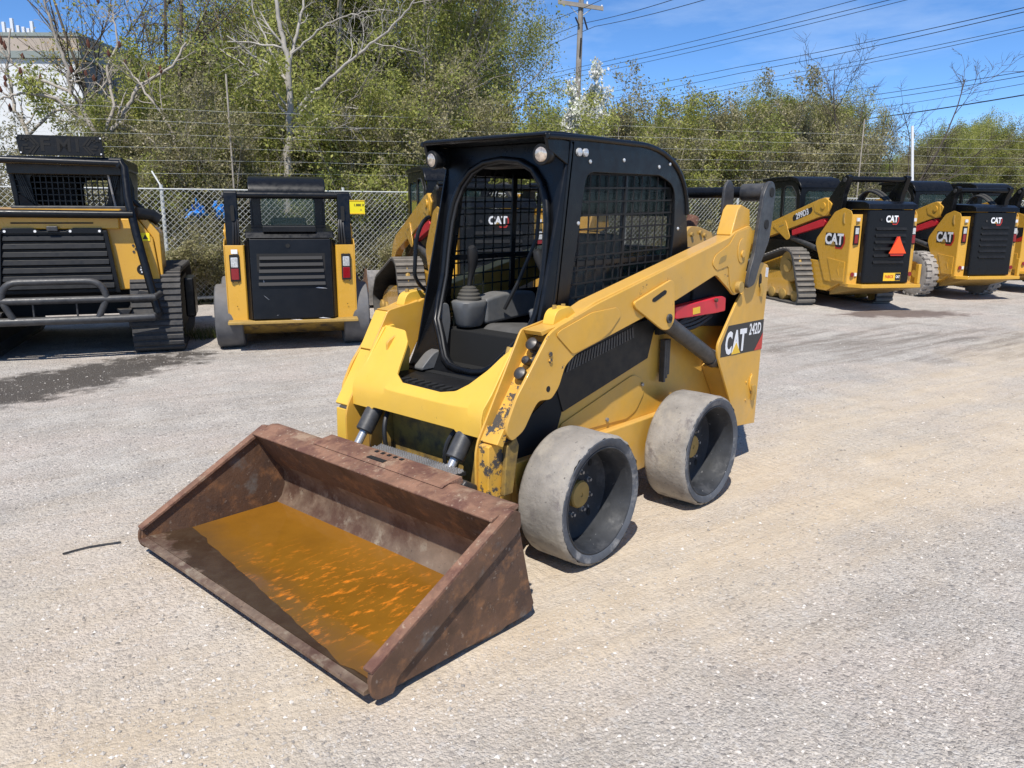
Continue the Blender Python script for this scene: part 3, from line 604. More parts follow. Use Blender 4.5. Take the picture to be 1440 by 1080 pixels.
# roof with visor
m = MB(); prof = [(.0, 1.978), (.006, 1.998), (-.02, 2.008), (-.12, 2.012), (-.45, 2.010)] + [(x-.012*(1-i/12), z+.022) for i, (x, z) in list(enumerate(REAR))[::-1]] + [(x+.02, z-.006) for x, z in REAR] + [(-.20, 1.975)]
m.prism('y', prof, -.425, .425); m.build('roof', BK, skid, .018, seg=3)
for sy in (1, -1):
    q = MB().tube([(.0, .430, 1.985), (-.3, .430, 1.992)]+[(x, .430, z+.008) for x, z in REAR[::-1]], .016, 8)
    if sy < 0: q.mirror_y()
    q.build('roof_gutter', BK, skid, .006)
    q = MB().prism('y', [(.0, 1.99), (-.02, 1.925), (-.17, 1.86), (-.19, 1.97)], .405, .4245)
    if sy < 0: q.mirror_y()
    q.build('visor_side', BK, skid, .004)
# cab back with rear window, floor and headliner
m = MB().ring('x', [(-.42, .96), (.42, .96), (.42, 1.86), (.36, 1.92), (-.36, 1.92), (-.42, 1.86)], rounded([(-.34, 1.28), (.34, 1.28), (.34, 1.76), (-.34, 1.76)], .06), -1.235, -1.21); m.build('cab_back', BK, skid, .004)
MB().box(-1.222, -1.218, -.35, .35, 1.27, 1.77).build('rear_window', M_['glass'], skid)
MB().box(-1.20, .18, -.41, .41, .80, .82).build('cab_floor', M_['dark'], skid)
MB().box(-1.20, -.20, -.40, .40, 1.93, 1.945).box(-.42, -.22, -.30, .30, 1.87, 1.93).build('headliner', M_['black_panel'], skid, .01)
# entry step sill
sl = MB().box(.02, .42, -.36, .36, .79, .815).build('entry_sill', M_['black_panel'], skid, .01)
for k in range(8): MB().box(.35, .415, -.17+.05*k, -.147+.05*k, .815, .826).build('grip_tooth', M_['dark'], sl)
MB().box(-1.20, -.115, -.41, .41, .982, 1.0).box(-.118, -.108, -.41, .41, .70, .998).build('floor_liner', M_['dark'], skid)
# seat, consoles, levers
seat = link(bpy.data.objects.new('seat', None)); seat.parent = skid
MB().prism('y', rounded([(-.24, .90), (-.21, .97), (-.28, 1.03), (-.72, .99), (-.74, .90)], .04), -.235, .235).build('cushion', M_['grey_seat'], seat, .03, seg=3)
MB().prism('y', rounded([(-.70, .98), (-.72, 1.05), (-.83, 1.52), (-.92, 1.52), (-.86, .98)], .04), -.225, .225).build('backrest', M_['grey_seat'], seat, .03, seg=3)
MB().box(-.75, -.30, -.20, .20, .82, .90).build('seat_base', M_['dark'], seat, .01)
for sy in (1, -1):
    con = link(bpy.data.objects.new('control_console', None)); con.parent = skid
    cx, cy = -.20, .285*sy
    m = MB()
    for z, a, b, dx in ((1.015, .062, .050, 0), (1.03, .074, .060, 0), (1.12, .090, .074, 0), (1.15, .096, .078, .0), (1.16, .088, .070, 0), (1.165, .05, .04, 0)): m.v += [(cx+dx+a*math.copysign(abs(math.cos(g))**.6, math.cos(g)), cy+b*math.copysign(abs(math.sin(g))**.6, math.sin(g)), z) for g in np.linspace(0, 2*math.pi, 25)[:-1]]
    m.f = [(r_*24+q, r_*24+(q+1) % 24, (r_+1)*24+(q+1) % 24, (r_+1)*24+q) for r_ in range(5) for q in range(24)] + [tuple(range(24))[::-1], tuple(range(120, 144))]
    m.build('console_pod', M_['grey_plastic'], con, 0, 50)
    MB().prism('y', rounded([(-.27, 1.02), (-.27, 1.165), (-.42, 1.19), (-.70, 1.18), (-.72, 1.04)], .03), cy-.065, cy+.065).build('armrest', M_['grey_plastic'], con, .02)
    MB().lathe([(.068, 0), (.070, .012), (.060, .020), (.062, .032), (.052, .040), (.053, .052), (.040, .060), (.040, .068), (.018, .076), (0, .076)], 'z', (cx, cy, 1.163), 24, False).build('lever_boot', M_['rubber_boot'], con)
    MB().tube([(cx, cy, 1.24), (cx-.005, cy-.01*sy, 1.30), (cx+.0, cy-.03*sy, 1.36), (cx+.02, cy-.05*sy, 1.43), (cx+.035, cy-.055*sy, 1.455)], [.012, .016, .026, .030, .018], 12).build('joystick', M_['hose'], con)
MB().prism('y', rounded([(.055, .83), (-.06, .86), (-.10, 1.05), (-.085, 1.15), (-.03, 1.155), (0, 1.05), (.0, .95)], .03), -.37, -.325).build('footwell_trim', M_['grey_plastic'], skid, .015)
MB().prism('y', rounded([(.22, .826), (.05, .826), (.0, .87), (.03, .93), (.12, .91)], .03), -.30, -.23).build('foot_pedal', M_['grey_plastic'], skid, .015)
MB().tube([(-.60, -.1, 1.9), (-.5, -.05, 1.5), (-.42, -.12, 1.25), (-.40, -.2, 1.1)], .012, 6).build('seat_belt', M_['hose'], skid)
# grab rail on the right of the cab
q = [tuple(p) for p in on('y', -.47, (604, 305), (592, 307), (587, 316), (585, 340), (583, 385), (586, 401), (594, 409), (604, 412))]
MB().tube([q[0]]+arc(q[0], q[1], q[3], 5)+[q[4]]+arc(q[4], q[5], q[7], 5), .011, 8).build('grab_rail', BK, skid)

# ------------------------------------------------------------------ bucket
bk = link(bpy.data.objects.new('bucket', None)); bk.parent = skid
W2 = .8924
pin = [(1.43, .083), (1.30, .070), (1.10, .049), (.90, .030), (.80, .028), (.73, .045), (.685, .09), (.662, .16), (.662, .24), (.695, .295), (.75, .378), (.82, .487)]
pout = [(1.43, .071), (1.30, .058), (1.10, .037), (.90, .018), (.79, .014), (.71, .032), (.670, .08), (.648, .155), (.647, .245), (.682, .305), (.738, .39), (.806, .497)]
v = []; f = []; ys = [-W2+.016, W2-.016]
for y in ys:
    for L in (pin, pout): v += [(x, y, z+(.013*(-y/W2) if x > .68 and z < .1 else 0)) for x, z in L]
n = len(pin)
for i in range(n-1): f += [(i, i+1, 2*n+i+1, 2*n+i), (n+i, 3*n+i, 3*n+i+1, n+i+1), (i, n+i, n+i+1, i+1), (2*n+i, 2*n+i+1, 3*n+i+1, 3*n+i)]
f += [(0, 2*n, 3*n, n), (n-1, 2*n-1, 4*n-1, 3*n-1)]
fm = M_['rust_worn'].copy(); fm.name = 'wet_bucket_floor'; t = fm.node_tree; N = t.nodes.new; Lk = t.links.new; b = t.nodes['Principled BSDF']
geo = N('ShaderNodeNewGeometry'); POS = geo.outputs['Position']; _, acw, _v = mapped((1.196, -W2, 0), (1.445, W2, 0)); acw = mth('ADD', acw, mr(nz(7, 7, .65), .3, .7, -.06, .06))
wetf = mth('MULTIPLY', mr(acw, -.175, -.145), mr(acw, .12, .06)); src = b.inputs['Base Color'].links[0].from_socket; Lk(mixc(mth('MULTIPLY', wetf, .8), src, (.055, .032, .016)), b.inputs['Base Color']); Lk(mr(wetf, 0, 1, .6, .3), b.inputs['Roughness'])
MB().add(v, f).build('bucket_shell', fm, bk, 0, 45)
# rusty upper back sheet, darker than the shell to put in the lip's shade
MB().prism('y', [(.699, .297), (.752, .376), (.822, .483), (.826, .480), (.757, .372), (.704, .294)], -W2+.017, W2-.017).build('back_sheet', M_['rust'], bk)
MB().prism('y', rounded([(.835, .478), (.84, .492), (.72, .520), (.675, .512), (.685, .495)], .006, 2), -W2+.017, W2-.017).build('top_lip', M_['rust_lip'], bk, .003)
MB().prism('y', rounded([(.768, .5125), (.755, .522), (.650, .537), (.638, .505), (.67, .50), (.72, .5235)], .004, 2), -.42, .52).build('lip_doubler', M_['rust_lip'], bk, .004)
MB().box(.715, .743, -.02, .10, .5185, .5285).build('lip_slot', M_['dark'], bk)
for k in range(5): MB().box(.662, .680, -.04+.045*k, -.02+.045*k, .532, .5375).build('lip_slot', M_['dark'], bk)
sp = [(1.446, .128), (1.45, .09), (1.43, .055), (1.395, .030), (.66, .022), (.615, .03), (.60, .06), (.625, .14), (.69, .41), (.705, .48), (.725, .502), (.75, .50)]
for sy in (1, -1):
    m = MB().prism('y', sp, W2-.0155, W2)
    if sy < 0: m.mirror_y()
    m.build('side_plate', M_['rust'], bk, .003)
    m = MB().prism('y', rounded([(1.455, .132), (1.462, .075), (1.44, .030), (1.36, .022), (1.335, .075), (.735, .405), (.70, .43), (.705, .495), (.735, .512), (.76, .506)], [.02, .03, .03, .01, .01, 0, .02, .01, .02, .01]), W2+.0005, W2+.016)
    if sy < 0: m.mirror_y()
    m.build('side_wear_bar', M_['rust'], bk, .004)
    m = MB().prism('y', [(1.45, .133), (1.455, .148), (.76, .517), (.74, .513), (.75, .500)], W2-.030, W2+.016)
    if sy < 0: m.mirror_y()
    m.build('side_rim', M_['rust_lip'], bk, .004)
v = []
for y in (-W2+.017, W2-.017):
    d_ = .013*(-y/W2); v += [(1.464, y, .060+d_), (1.464, y, .076+d_), (1.4315, y, .0835+d_), (1.4315, y, .0705+d_), (1.30, y, .0572+d_), (1.30, y, .042+d_)]
MB().add(v, [(0, 1, 2, 3, 4, 5), (11, 10, 9, 8, 7, 6)]+[(i, (i+1) % 6, 6+(i+1) % 6, 6+i) for i in range(6)]).build('cutting_edge', M_['rust_worn'], bk, .002)
# coupler plate, step tread, tilt cylinders
MB().prism('y', [(.60, .10), (.585, .24), (.65, .46), (.60, .50), (.53, .46), (.50, .12)], -.50, .50).build('coupler', M_['steel_dark'], skid, .01)
trd = link(bpy.data.objects.new('step_tread', None)); trd.parent = skid
MB().box(.545, .625, -.155, .44, .498, .512).build('tread_plate', M_['dark'], trd)
tm = MB()
for i in range(34):
    for j in range(4):
        y = -.145+.0172*i+(.008 if j % 2 else 0); x = .555+.020*j
        tm.add([(x-.008, y-.006, .512), (x+.008, y-.006, .512), (x+.008, y+.006, .512), (x-.008, y+.006, .512), (x-.003, y, .524), (x+.003, y, .524)], [(0, 1, 5, 4), (2, 3, 4, 5), (1, 2, 5), (3, 0, 4)])
o = tm.build('tread_teeth', M_['bare_steel'], trd, 0, 0); o['kind'] = 'stuff'
for sy in (1, -1):
    cy = link(bpy.data.objects.new('tilt_cylinder', None)); cy.parent = skid
    a, b = Vector((.40, .335*sy, .70)), Vector((.545, .335*sy, .50)); d = (b-a).normalized()
    MB().tube([a, b-d*.055, b-d*.05], [.045, .045, .04], 20).build('cylinder_barrel', M_['link'], cy)
    MB().cyl(b-d*.05, b+d*.02, .021, 14).build('cylinder_rod', M_['chrome'], cy)
    MB().tube(arc((.40, .26*sy, .66), (.50, .22*sy, .60), (.46, .22*sy, .44), 8), .012, 8).build('hose', M_['hose'], cy)
MB().box(.40, .60, -.50, .50, .30, .33).build('coupler_shelf', M_['steel_dark'], skid, .005)
MB().prism('y', [(.52, .10), (.57, .30), (.60, .36), (.62, .30), (.60, .10)], .52, .56).build('coupler_ear', M_['hub'], skid, .005)

# rust-brown rain water standing in the bucket
wm = bpy.data.materials.new('rusty_water'); wm.use_nodes = True; t = wm.node_tree; b = t.nodes['Principled BSDF']; N = t.nodes.new; Lk = t.links.new
geo = N('ShaderNodeNewGeometry'); POS = geo.outputs['Position']
al = N('ShaderNodeMapping'); al.inputs['Scale'].default_value = (1.0, 2.4, 1); al.inputs['Rotation'].default_value = (0, 0, .75); Lk(POS, al.inputs[0])
base = mixc(mr(nz(2.0, 6, .6), .35, .65), (.185, .080, .008), (.255, .112, .012))
base = mixc(mr(nz(5.5, 8, .7), .60, .78, 0, .5), base, (.10, .05, .012))
_, acx, _v = mapped((1.196, -W2, 0), (1.445, W2, 0)); base = mixc(mr(mth('ADD', acx, mr(nz(6, 5), .3, .7, -.04, .04)), .16, -.01, 0, .75), base, (.115, .062, .022))
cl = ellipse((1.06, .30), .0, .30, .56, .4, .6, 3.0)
floc_glints = mth('MULTIPLY', mr(nz(13, 7, .66, al.outputs[0]), .53, .70), cl); base = mixc(mth('MULTIPLY', floc_glints, .85), base, (.80, .23, .02))  # orange flecks: rust sediment, with sun glints painted into the colour
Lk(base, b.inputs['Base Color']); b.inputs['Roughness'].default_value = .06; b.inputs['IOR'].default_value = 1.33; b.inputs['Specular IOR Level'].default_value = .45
bp = N('ShaderNodeBump'); bp.inputs['Strength'].default_value = .05; bp.inputs['Distance'].default_value = .01; Lk(nz(9, 3), bp.inputs['Height']); Lk(bp.outputs[0], b.inputs['Normal'])
def wx(y):       # where the sloping floor comes up through the water
    return 1.0 + (.0735-.013*(-y/W2)-.0390)/.1045
rw = np.random.default_rng(2); ysw = np.linspace(-.874, .874, 30)
fr = [(min(1.425, wx(y))-.006+rw.normal(0, .004), y) for y in ysw]
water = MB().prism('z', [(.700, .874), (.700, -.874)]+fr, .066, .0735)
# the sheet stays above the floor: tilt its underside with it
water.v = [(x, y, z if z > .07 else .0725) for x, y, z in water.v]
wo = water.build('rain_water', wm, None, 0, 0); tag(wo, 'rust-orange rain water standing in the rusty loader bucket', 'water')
# ------------------------------------------------------------------ parked loaders
M_['slat'] = mat('matt_black_slat', (.013, .013, .015), .6, spec=.3)
def heading(turn): return YAW + R(turn)
def band_mesh(prof, y0, y1, th, lug, pitch, lug_h, lug_w=.6):
    """endless belt around an outline, with lugs"""
    P = [Vector((p[0], p[1])) for p in prof]; n = len(P); m = MB(); c = sum(P, Vector((0, 0)))/n
    inn = []
    for i in range(n):
        t = (P[(i+1) % n]-P[i-1]).normalized(); nn = Vector((t.y, -t.x)); nn = nn if nn.dot(P[i]-c) > 0 else -nn; inn.append(P[i]-nn*th)
    v = [(p.x, y, p.y) for y in (y0, y1) for p in P] + [(p.x, y, p.y) for y in (y0, y1) for p in inn]
    f = []
    for i in range(n):
        j = (i+1) % n; f += [(i, j, n+j, n+i), (2*n+i, 3*n+i, 3*n+j, 2*n+j), (i, 2*n+i, 2*n+j, j), (n+i, n+j, 3*n+j, 3*n+i)]
    m.add(v, f); lg = MB()
    if lug:
        L = [0]
        for i in range(n): L.append(L[-1]+(P[(i+1) % n]-P[i]).length)
        k = int(L[-1]/pitch)
        for q in range(k):
            s = q*L[-1]/k; i = max(j for j in range(n) if L[j] <= s); a, b = P[i], P[(i+1) % n]; t = (b-a).normalized(); p = a+t*(s-L[i]); nn = Vector((t.y, -t.x)); nn = nn if nn.dot(p-c) > 0 else -nn
            w = pitch*lug_w/2; A, B = p-t*w-nn*.004, p+t*w-nn*.004; Cc, D = B+nn*(lug_h+.004)-t*w*.25, A+nn*(lug_h+.004)+t*w*.25
            lg.prism('y', [tuple(A), tuple(B), tuple(Cc), tuple(D)], y0+.004, y1-.004)
    return m, lg
def logo(par, M, s):
    """white letters over a dark shield with a red edge and a small gold triangle"""
    def poly(pts, mt, dz, nm):
        v = [tuple(M @ Vector((x*s, y*s, dz))) for x, y in pts]; MB().add(v, [tuple(range(len(v)))]).build(nm, mt, par, 0, 0)
    poly([(.10, -.62), (.85, -.62), (1.12, -.2), (1.12, .25), (.95, .52), (.0, .52)], M_['decal_red'], .002, 'logo_shield')
    poly([(-1.08, .56), (.78, .56), (.98, .2), (.98, -.15), (.75, -.5), (.25, -.5), (.05, -.38), (-1.08, -.38)], M_['decal_black'], .0035, 'logo_shield')
    text('CAT', 1.12*s, M_['white'], par, M @ Matrix.Translation((-.10*s, .06*s, .0055)), 'logo_lettering', .04, .0003, .92)
    poly([(-.42, -.36), (.12, -.36), (-.15, -.02)], M_['hub'], .0075, 'logo_triangle')
def loader(name, label, loc, turn, kind='track', marks=None, group='loaders parked along the fence', ztop=1.5, hw=.47, cw=.655, tower=2.0, style='new', bucket=False, scale=(1.28, 1.07, 1.09), tri=False, armtext=None, sidetext=None, trackmat='track'):
    T = thing(name, label, 'loader', loc, heading(turn), group); T.scale = scale; Yn = M_['yellow_new']; B = M_['black']
    for sy in (1, -1):
        def bd(mb, nm, mt, bev=.006, par=T, **k):
            if sy < 0: mb.mirror_y()
            return mb.build(nm, mt, par, bev, **k)
        if kind == 'track':
            prof = rounded([(-.98, .03), (-1.0, .16), (-.74, .84), (-.52, .90), (.70, .55), (.98, .26), (.86, .03), (.6, .0), (-.8, .0)], [.1, .1, .12, .12, .12, .14, .1, .05, .05], 4)
            tk = link(bpy.data.objects.new('track', None)); tk.parent = T; tk.location.x = 0 if style == 'new' else -.36
            y0, y1 = (cw+.0, cw+.37) if style == 'new' else (.60, .92)
            a, b = band_mesh(prof, y0, y1, .03, True, .088, .02)
            bd(a, 'belt', M_['track_dark'] if trackmat == 'track' else M_[trackmat], 0, tk); lo = bd(b, 'lugs', M_[trackmat], 0, tk, smooth=0); lo['kind'] = 'stuff'
            bd(MB().prism('y', rounded([(-.80, .12), (-.55, .40), (-.5, .52), (.2, .48), (.62, .34), (.78, .2), (.7, .10)], .05), y0+.12, y0+.26), 'roller_frame', Yn, .01, tk)
            bd(MB().lathe([(0, .30), (.10, .30), (.10, .27), (.25, .26), (.27, .22), (.25, .18), (0, .18)], 'y', (-.56, y0, .60), 24, False), 'sprocket', M_['hub'], 0, tk)
            for x in (-.78, -.45, -.15, .15, .45, .74): bd(MB().lathe([(0, .30), (.04, .30), (.09, .28), (.09, .10), (0, .1)], 'y', (x, y0, .125), 16, False), 'roller', M_['hub'], 0, tk)
        elif kind == 'solid':
            for x0 in (-1.22, -.05):
                w = link(bpy.data.objects.new('wheel', None)); w.parent = T; w.location = (x0, 0, .385)
                bd(MB().lathe([(.26, .60), (.36, .585), (.385, .60), (.387, .66), (.387, .80), (.38, .885), (.36, .90), (.30, .90), (.26, .88)], 'y', (0, 0, 0), 48), 'tyre', M_['track_grey'], 0, w)
                bd(MB().lathe([(.27, .88), (.24, .80), (.08, .78), (.07, .82), (0, .82)], 'y', (0, 0, 0), 24, False), 'rim', M_['rim'], 0, w)
        else:
            for x0 in (-.85, .35):
                w = link(bpy.data.objects.new('wheel', None)); w.parent = T; w.location = (x0, 0, .40); w.scale = (scale[2]/scale[0], 1, 1)
                prof = [(.40*math.cos(g), .40*math.sin(g)) for g in np.linspace(0, 2*math.pi, 41)[:-1]]
                y0, y1 = cw-.02, cw+.26
                bd(MB().lathe([(.20, y0+.02), (.33, y0), (.385, y0+.02), (.385, y1-.02), (.33, y1), (.22, y1-.02)], 'y', (0, 0, 0), 40), 'tyre', M_['tyre_lug'], 0, w)
                lg = MB()
                for q in range(22):
                    for h in (0, 1):
                        g = 2*math.pi*(q+.5*h)/22; c_, s_ = math.cos(g), math.sin(g); tx, tz = -s_, c_; yy = (y0+.005, y0+.165) if h else (y1-.165, y1-.005); vv = []
                        for rr_ in (.375, .405):
                            for (aa, yq) in ((-.03, yy[0]), (.03, yy[0]), (.03, yy[1]), (-.03, yy[1])): vv.append((c_*rr_+tx*aa, yq, s_*rr_+tz*aa))
                        lg.add(vv, [(0, 3, 2, 1), (4, 5, 6, 7), (0, 1, 5, 4), (1, 2, 6, 5), (2, 3, 7, 6), (3, 0, 4, 7)])
                lo = bd(lg, 'tyre_lugs', M_['tyre_lug'], 0, w, smooth=0); lo['kind'] = 'stuff'
                bd(MB().lathe([(.22, y1-.02), (.20, y1-.10), (.08, y1-.12), (.07, y1-.06), (0, y1-.06)], 'y', (0, 0, 0), 24, False), 'rim', Yn, 0, w)
        # rear frame: side plate, column with lamp, bracket
        fp = [(-1.655, .40), (-1.655, ztop-.06), (-1.62, ztop), (-1.46, ztop+.04), (-1.27, ztop-.02), (-.90, 1.07), (-.88, .98), (-1.16, .42)] if style == 'new' else [(-1.60, .37), (-1.60, ztop-.05), (-1.45, ztop+.02), (-1.30, ztop-.02), (-1.1, .9), (-1.22, .37)]
        sp = bd(MB().prism('y', rounded(fp, .025), cw-.012, cw), 'side_frame', Yn, .004)
        xr = -1.655 if style == 'new' else -1.60; zb = .40 if style == 'new' else .37
        inner_t = hw-.005
        col_ = bd(MB().prism('z', [(xr, cw-.013), (xr-.035, hw+.01), (xr-.02, inner_t), (xr+.06, inner_t), (xr+.06, cw-.013)], zb, ztop-.055), 'rear_column', Yn, .004)
        bd(MB().prism('y', [(-1.58, zb+.05), (-1.58, ztop-.1), (-1.25, ztop-.1), (-1.05, 1.0), (-1.2, zb+.05)], hw-.02, cw-.013), 'frame_box', M_['yellow_shade_dirt'], 0)
        xm = xr-.012-.019; ym = (cw+hw)/2
        if style == 'new':
            lamp = link(bpy.data.objects.new('tail_lamp', None)); lamp.parent = T; zl = ztop-.50
            bd(MB().box(xm-.012, xm+.02, ym-.045, ym+.045, zl, zl+.28), 'lamp_bezel', M_['dark'], .004, lamp)
            bd(MB().box(xm-.018, xm, ym-.028, ym+.040, zl+.155, zl+.25), 'reverse_lens', M_['lens_clear'], .006, lamp)
            bd(MB().box(xm-.020, xm, ym-.020, ym+.042, zl+.02, zl+.145), 'brake_lens', M_['lens_red'], .006, lamp)
            rr_ = bd(MB().lathe([(0, 0), (.034, 0), (.034, .012), (0, .014)], 'x', (xm-.016, ym+.02, .56), 16, False), 'reflector', M_['lens_red'], 0)
            bd(MB().box(xm-.016, xm, ym-.065, ym-.025, .535, .585), 'sticker', M_['white'], 0)
            bd(MB().box(xm-.018, xm, ym-.03, ym+.03, ztop-.155, ztop-.105), 'sticker', M_['label'], 0)
            bd(MB().prism('y', rounded([(-1.50, ztop-.03), (-1.46, ztop-.06), (-1.47, ztop-.16), (-1.52, ztop-.20), (-1.50, ztop-.12)], .01), cw, cw+.012), 'tie_down_hook', M_['hub'], .003)
            bd(MB().prism('y', rounded([(-1.50, .72), (-1.44, .70), (-1.43, .62), (-1.50, .52), (-1.47, .62)], .01), cw, cw+.016), 'tie_down_hook', Yn, .004)
            bd(MB().prism('y', [(-1.60, .44), (-1.60, .74), (-1.20, .78), (-1.34, .44)], cw+.0005, cw+.012), 'lower_plate', Yn, .004)
        else:
            lamp = link(bpy.data.objects.new('tail_lamp', None)); lamp.parent = T; zl = ztop-.46
            bd(MB().box(xm-.016, xm+.02, ym-.055, ym+.055, zl-.01, zl+.30), 'lamp_bezel', M_['dark'], .006, lamp)
            bd(MB().box(xm-.024, xm, ym-.040, ym+.042, zl+.15, zl+.27), 'reverse_lens', M_['lens_clear'], .012, lamp)
            bd(MB().box(xm-.022, xm, ym-.042, ym+.044, zl+.01, zl+.14), 'brake_lens', M_['lens_red'], .006, lamp)
            for (q, z) in ((.03, zl+.30), (-.03, zl+.30), (.03, zl-.02), (-.03, zl-.02), (0, zl-.3)): bd(MB().cyl((xm-.012, ym+q, z), (xm-.006, ym+q, z), .006, 6), 'bolt', M_['dark'], 0)
            if sy > 0: MB().box(xm-.017, xm-.008, ym-.04, ym+.03, ztop-.15, ztop-.10).build('sticker', M_['white'], T)
        # lift arm
        arm = link(bpy.data.objects.new('lift_arm', None)); arm.parent = T; ya, yb = cw-.11, cw+.0
        bd(MB().prism('y', rounded([(-1.18, ztop+.10), (-1.02, ztop+.20), (-.86, ztop+.17), (.95, 1.12), (1.12, 1.02), (1.45, .55), (1.47, .30), (1.30, .28), (1.24, .5), (1.0, .84), (.85, .92), (-.92, ztop-.10), (-1.1, ztop-.08)], .03), ya, yb), 'beam', Yn, .008, arm)
        bd(MB().prism('y', rounded([(-.05, 1.33), (.28, 1.25), (.30, 1.22), (-.12, 1.0), (-.20, 1.02), (-.20, 1.08)], .03), yb+.0005, yb+.012), 'cylinder_bracket', Yn, .004, arm)
        bd(MB().prism('y', rounded([(-.02, 1.265), (.12, 1.23), (.12, 1.205), (-.02, 1.24)], .012), yb+.012, yb+.014), 'slot', M_['hub'], 0, arm)
        bd(MB().prism('y', rounded([(-1.10, ztop+.16), (-1.0, ztop+.19), (-.75, ztop+.11), (-.80, ztop-.02), (-1.05, ztop-.09), (-1.13, ztop-.02)], .03), yb+.0005, yb+.010), 'tower_plate', Yn, .004, arm)
        bd(MB().cyl((-1.0, yb, ztop+.07), (-1.0, yb+.025, ztop+.07), .05, 16), 'pin', Yn, .004, arm)
        bd(MB().cyl((-.15, ya+.04, 1.05), (-1.0, ya+.04, .86), .045, 14), 'lift_cylinder', M_['link'], 0, arm)
        bd(MB().prism('y', rounded([(-.22, 1.17), (-1.02, 1.38), (-1.05, 1.33), (-1.02, 1.26), (-.24, 1.08)], .01), ya+.02, yb-.01), 'arm_lock', M_['red'], .005, arm)
        # black tower link
        lx = [(-1.49, tower), (-1.42, tower+.03), (-1.34, tower-.02), (-1.06, ztop+.16), (-1.02, ztop+.02), (-1.22, ztop-.12), (-1.36, ztop-.08), (-1.40, ztop+.25)] if style == 'new' else [(-1.45, tower), (-1.40, tower+.01), (-1.30, tower), (-1.33, ztop+.05), (-1.36, ztop-.2), (-1.52, ztop-.2), (-1.50, ztop+.1)]
        bd(MB().prism('y', rounded(lx, .03), *( (cw-.115, cw-.02) if style == 'new' else (hw+.05, cw-.03))), 'tower_link', B, .01, arm)
        xp = -1.41 if style == 'new' else -1.38
        bd(MB().cyl((xp, cw-.12, tower-.05), (xp, cw-.005, tower-.05), .035, 14), 'pin', M_['link'], .003, arm)
        if style != 'new':
            xl = -1.512; bd(MB().prism('x', rounded([(hw+.085, ztop+.22), (hw+.125, ztop+.22), (hw+.125, ztop+.40), (hw+.085, ztop+.40)], .02), xl, xl+.03), 'slot', M_['dark'], 0, arm)
            for q in range(3): bd(MB().tube(arc((-1.50-.01*q, hw+.06+.03*q, ztop-.05), (-1.56, hw+.04+.03*q, ztop+.15), (-1.44, hw+.07+.02*q, ztop+.28), 6), .012, 6), 'hose', M_['hose'], 0, arm)
        # cab side
        cs = [(.58, 1.0), (.50, 2.0), (-.55, 2.0), (-.70, 1.93), (-.80, 1.75), (-.82, 1.0)]
        if style == 'new':
            wi = rounded([(.40, 1.15), (.36, 1.86), (-.12, 1.88), (-.14, 1.15)], .05); pan = bd(MB().ring('y', rounded([(.58, 1.0), (.50, 2.0), (-.20, 2.0), (-.20, 1.0)], .01), wi, .43, .455), 'cab_side', B, .006)
            wq = rounded([(-.24, 1.40), (-.24, 1.86), (-.30, 1.905), (-.50, 1.90), (-.66, 1.78), (-.72, 1.40)], .05); p2 = bd(MB().ring('y', [(-.2005, 1.0), (-.2005, 2.0), (-.55, 2.0), (-.70, 1.93), (-.80, 1.75), (-.82, 1.0)], wq, .43, .455), 'cab_quarter', B, .006)
            bd(MB().ring('y', [(a_*1.03+.014, (b_-1.65)*1.05+1.65) for a_, b_ in wq], wq, .4555, .462), 'window_seal', M_['link'], 0, p2)
            bd(MB().prism('y', wq, .438, .441), 'side_window', M_['glass_dark'], 0, p2); bd(MB().prism('y', wi, .438, .441), 'side_window', M_['glass_dark'], 0, pan)
            g_ = MB()
            for q in range(8): g_.box(-.12+.066*q, -.112+.066*q, .415, .421, 1.12, 1.90)
            for q in range(11): g_.box(-.16, .44, .422, .427, 1.14+.068*q, 1.148+.068*q)
            o_ = bd(g_, 'window_mesh', B, 0, pan); o_['kind'] = 'stuff'
        else:
            wi = rounded([(.40, 1.15), (.36, 1.82), (-.60, 1.84), (-.70, 1.60), (-.70, 1.15)], .08); pan = bd(MB().ring('y', cs, wi, .43, .455), 'cab_side', B, .006)
            bd(MB().prism('y', wi, .438, .441), 'side_window', M_['glass_dark'], 0, pan)
    # centre parts
    MB().box(-.9, 1.0, -.5, .5, .73, 1.0).build('cab_base', B, T, .01)
    MB().prism('y', [(-1.5, .42), (-1.2, .26), (.95, .26), (1.05, .5), (.9, .72), (-1.0, .72), (-1.5, .8)], -cw+.02, cw-.02).build('chassis', M_['yellow_new'] if style == 'new' else M_['yellow_shade_dirt'], T, .01)
    zf = ztop+.02
    if style == 'new':
        MB().prism('z', [(-1.80, -hw+.03), (-1.80, hw-.03), (-1.77, hw), (-1.3, hw), (-1.3, -hw), (-1.77, -hw)], .435, zf-.005).build('rear_door', B, T, .015)
        MB().prism('y', [(-1.815, zf), (-1.80, zf+.07), (-1.70, zf+.11), (-.95, zf+.14), (-.9, zf)], -hw-.015, hw+.015).build('engine_hood', B, T, .012)
        for k in range(6):
            z = .72+.098*k; MB().prism('y', [(-1.80, z), (-1.828, z+.012), (-1.80, z+.052)], -.30, .30).build('grille_slat', M_['black_panel'], T, .003)
        MB().prism('z', [(-1.88, -cw+.02), (-1.88, cw-.12), (-1.70, cw-.001), (-1.5, cw-.02), (-1.5, -cw+.02), (-1.7, -cw)], .37, .425).build('bumper', Yn, T, .008)
        MB().box(-1.86, -1.80, -cw+.02, -cw+.075, .426, .72).build('bumper_upright', Yn, T, .006)
        MB().prism('y', [(-1.86, .369), (-1.2, .20), (-1.2, .369)], -cw+.1, cw-.1).build('belly_pan', M_['hub'], T, .01)
        logo(T, MX((-1.803, 0, ztop-.13), (0, -1, 0), (0, 0, 1)), .115)
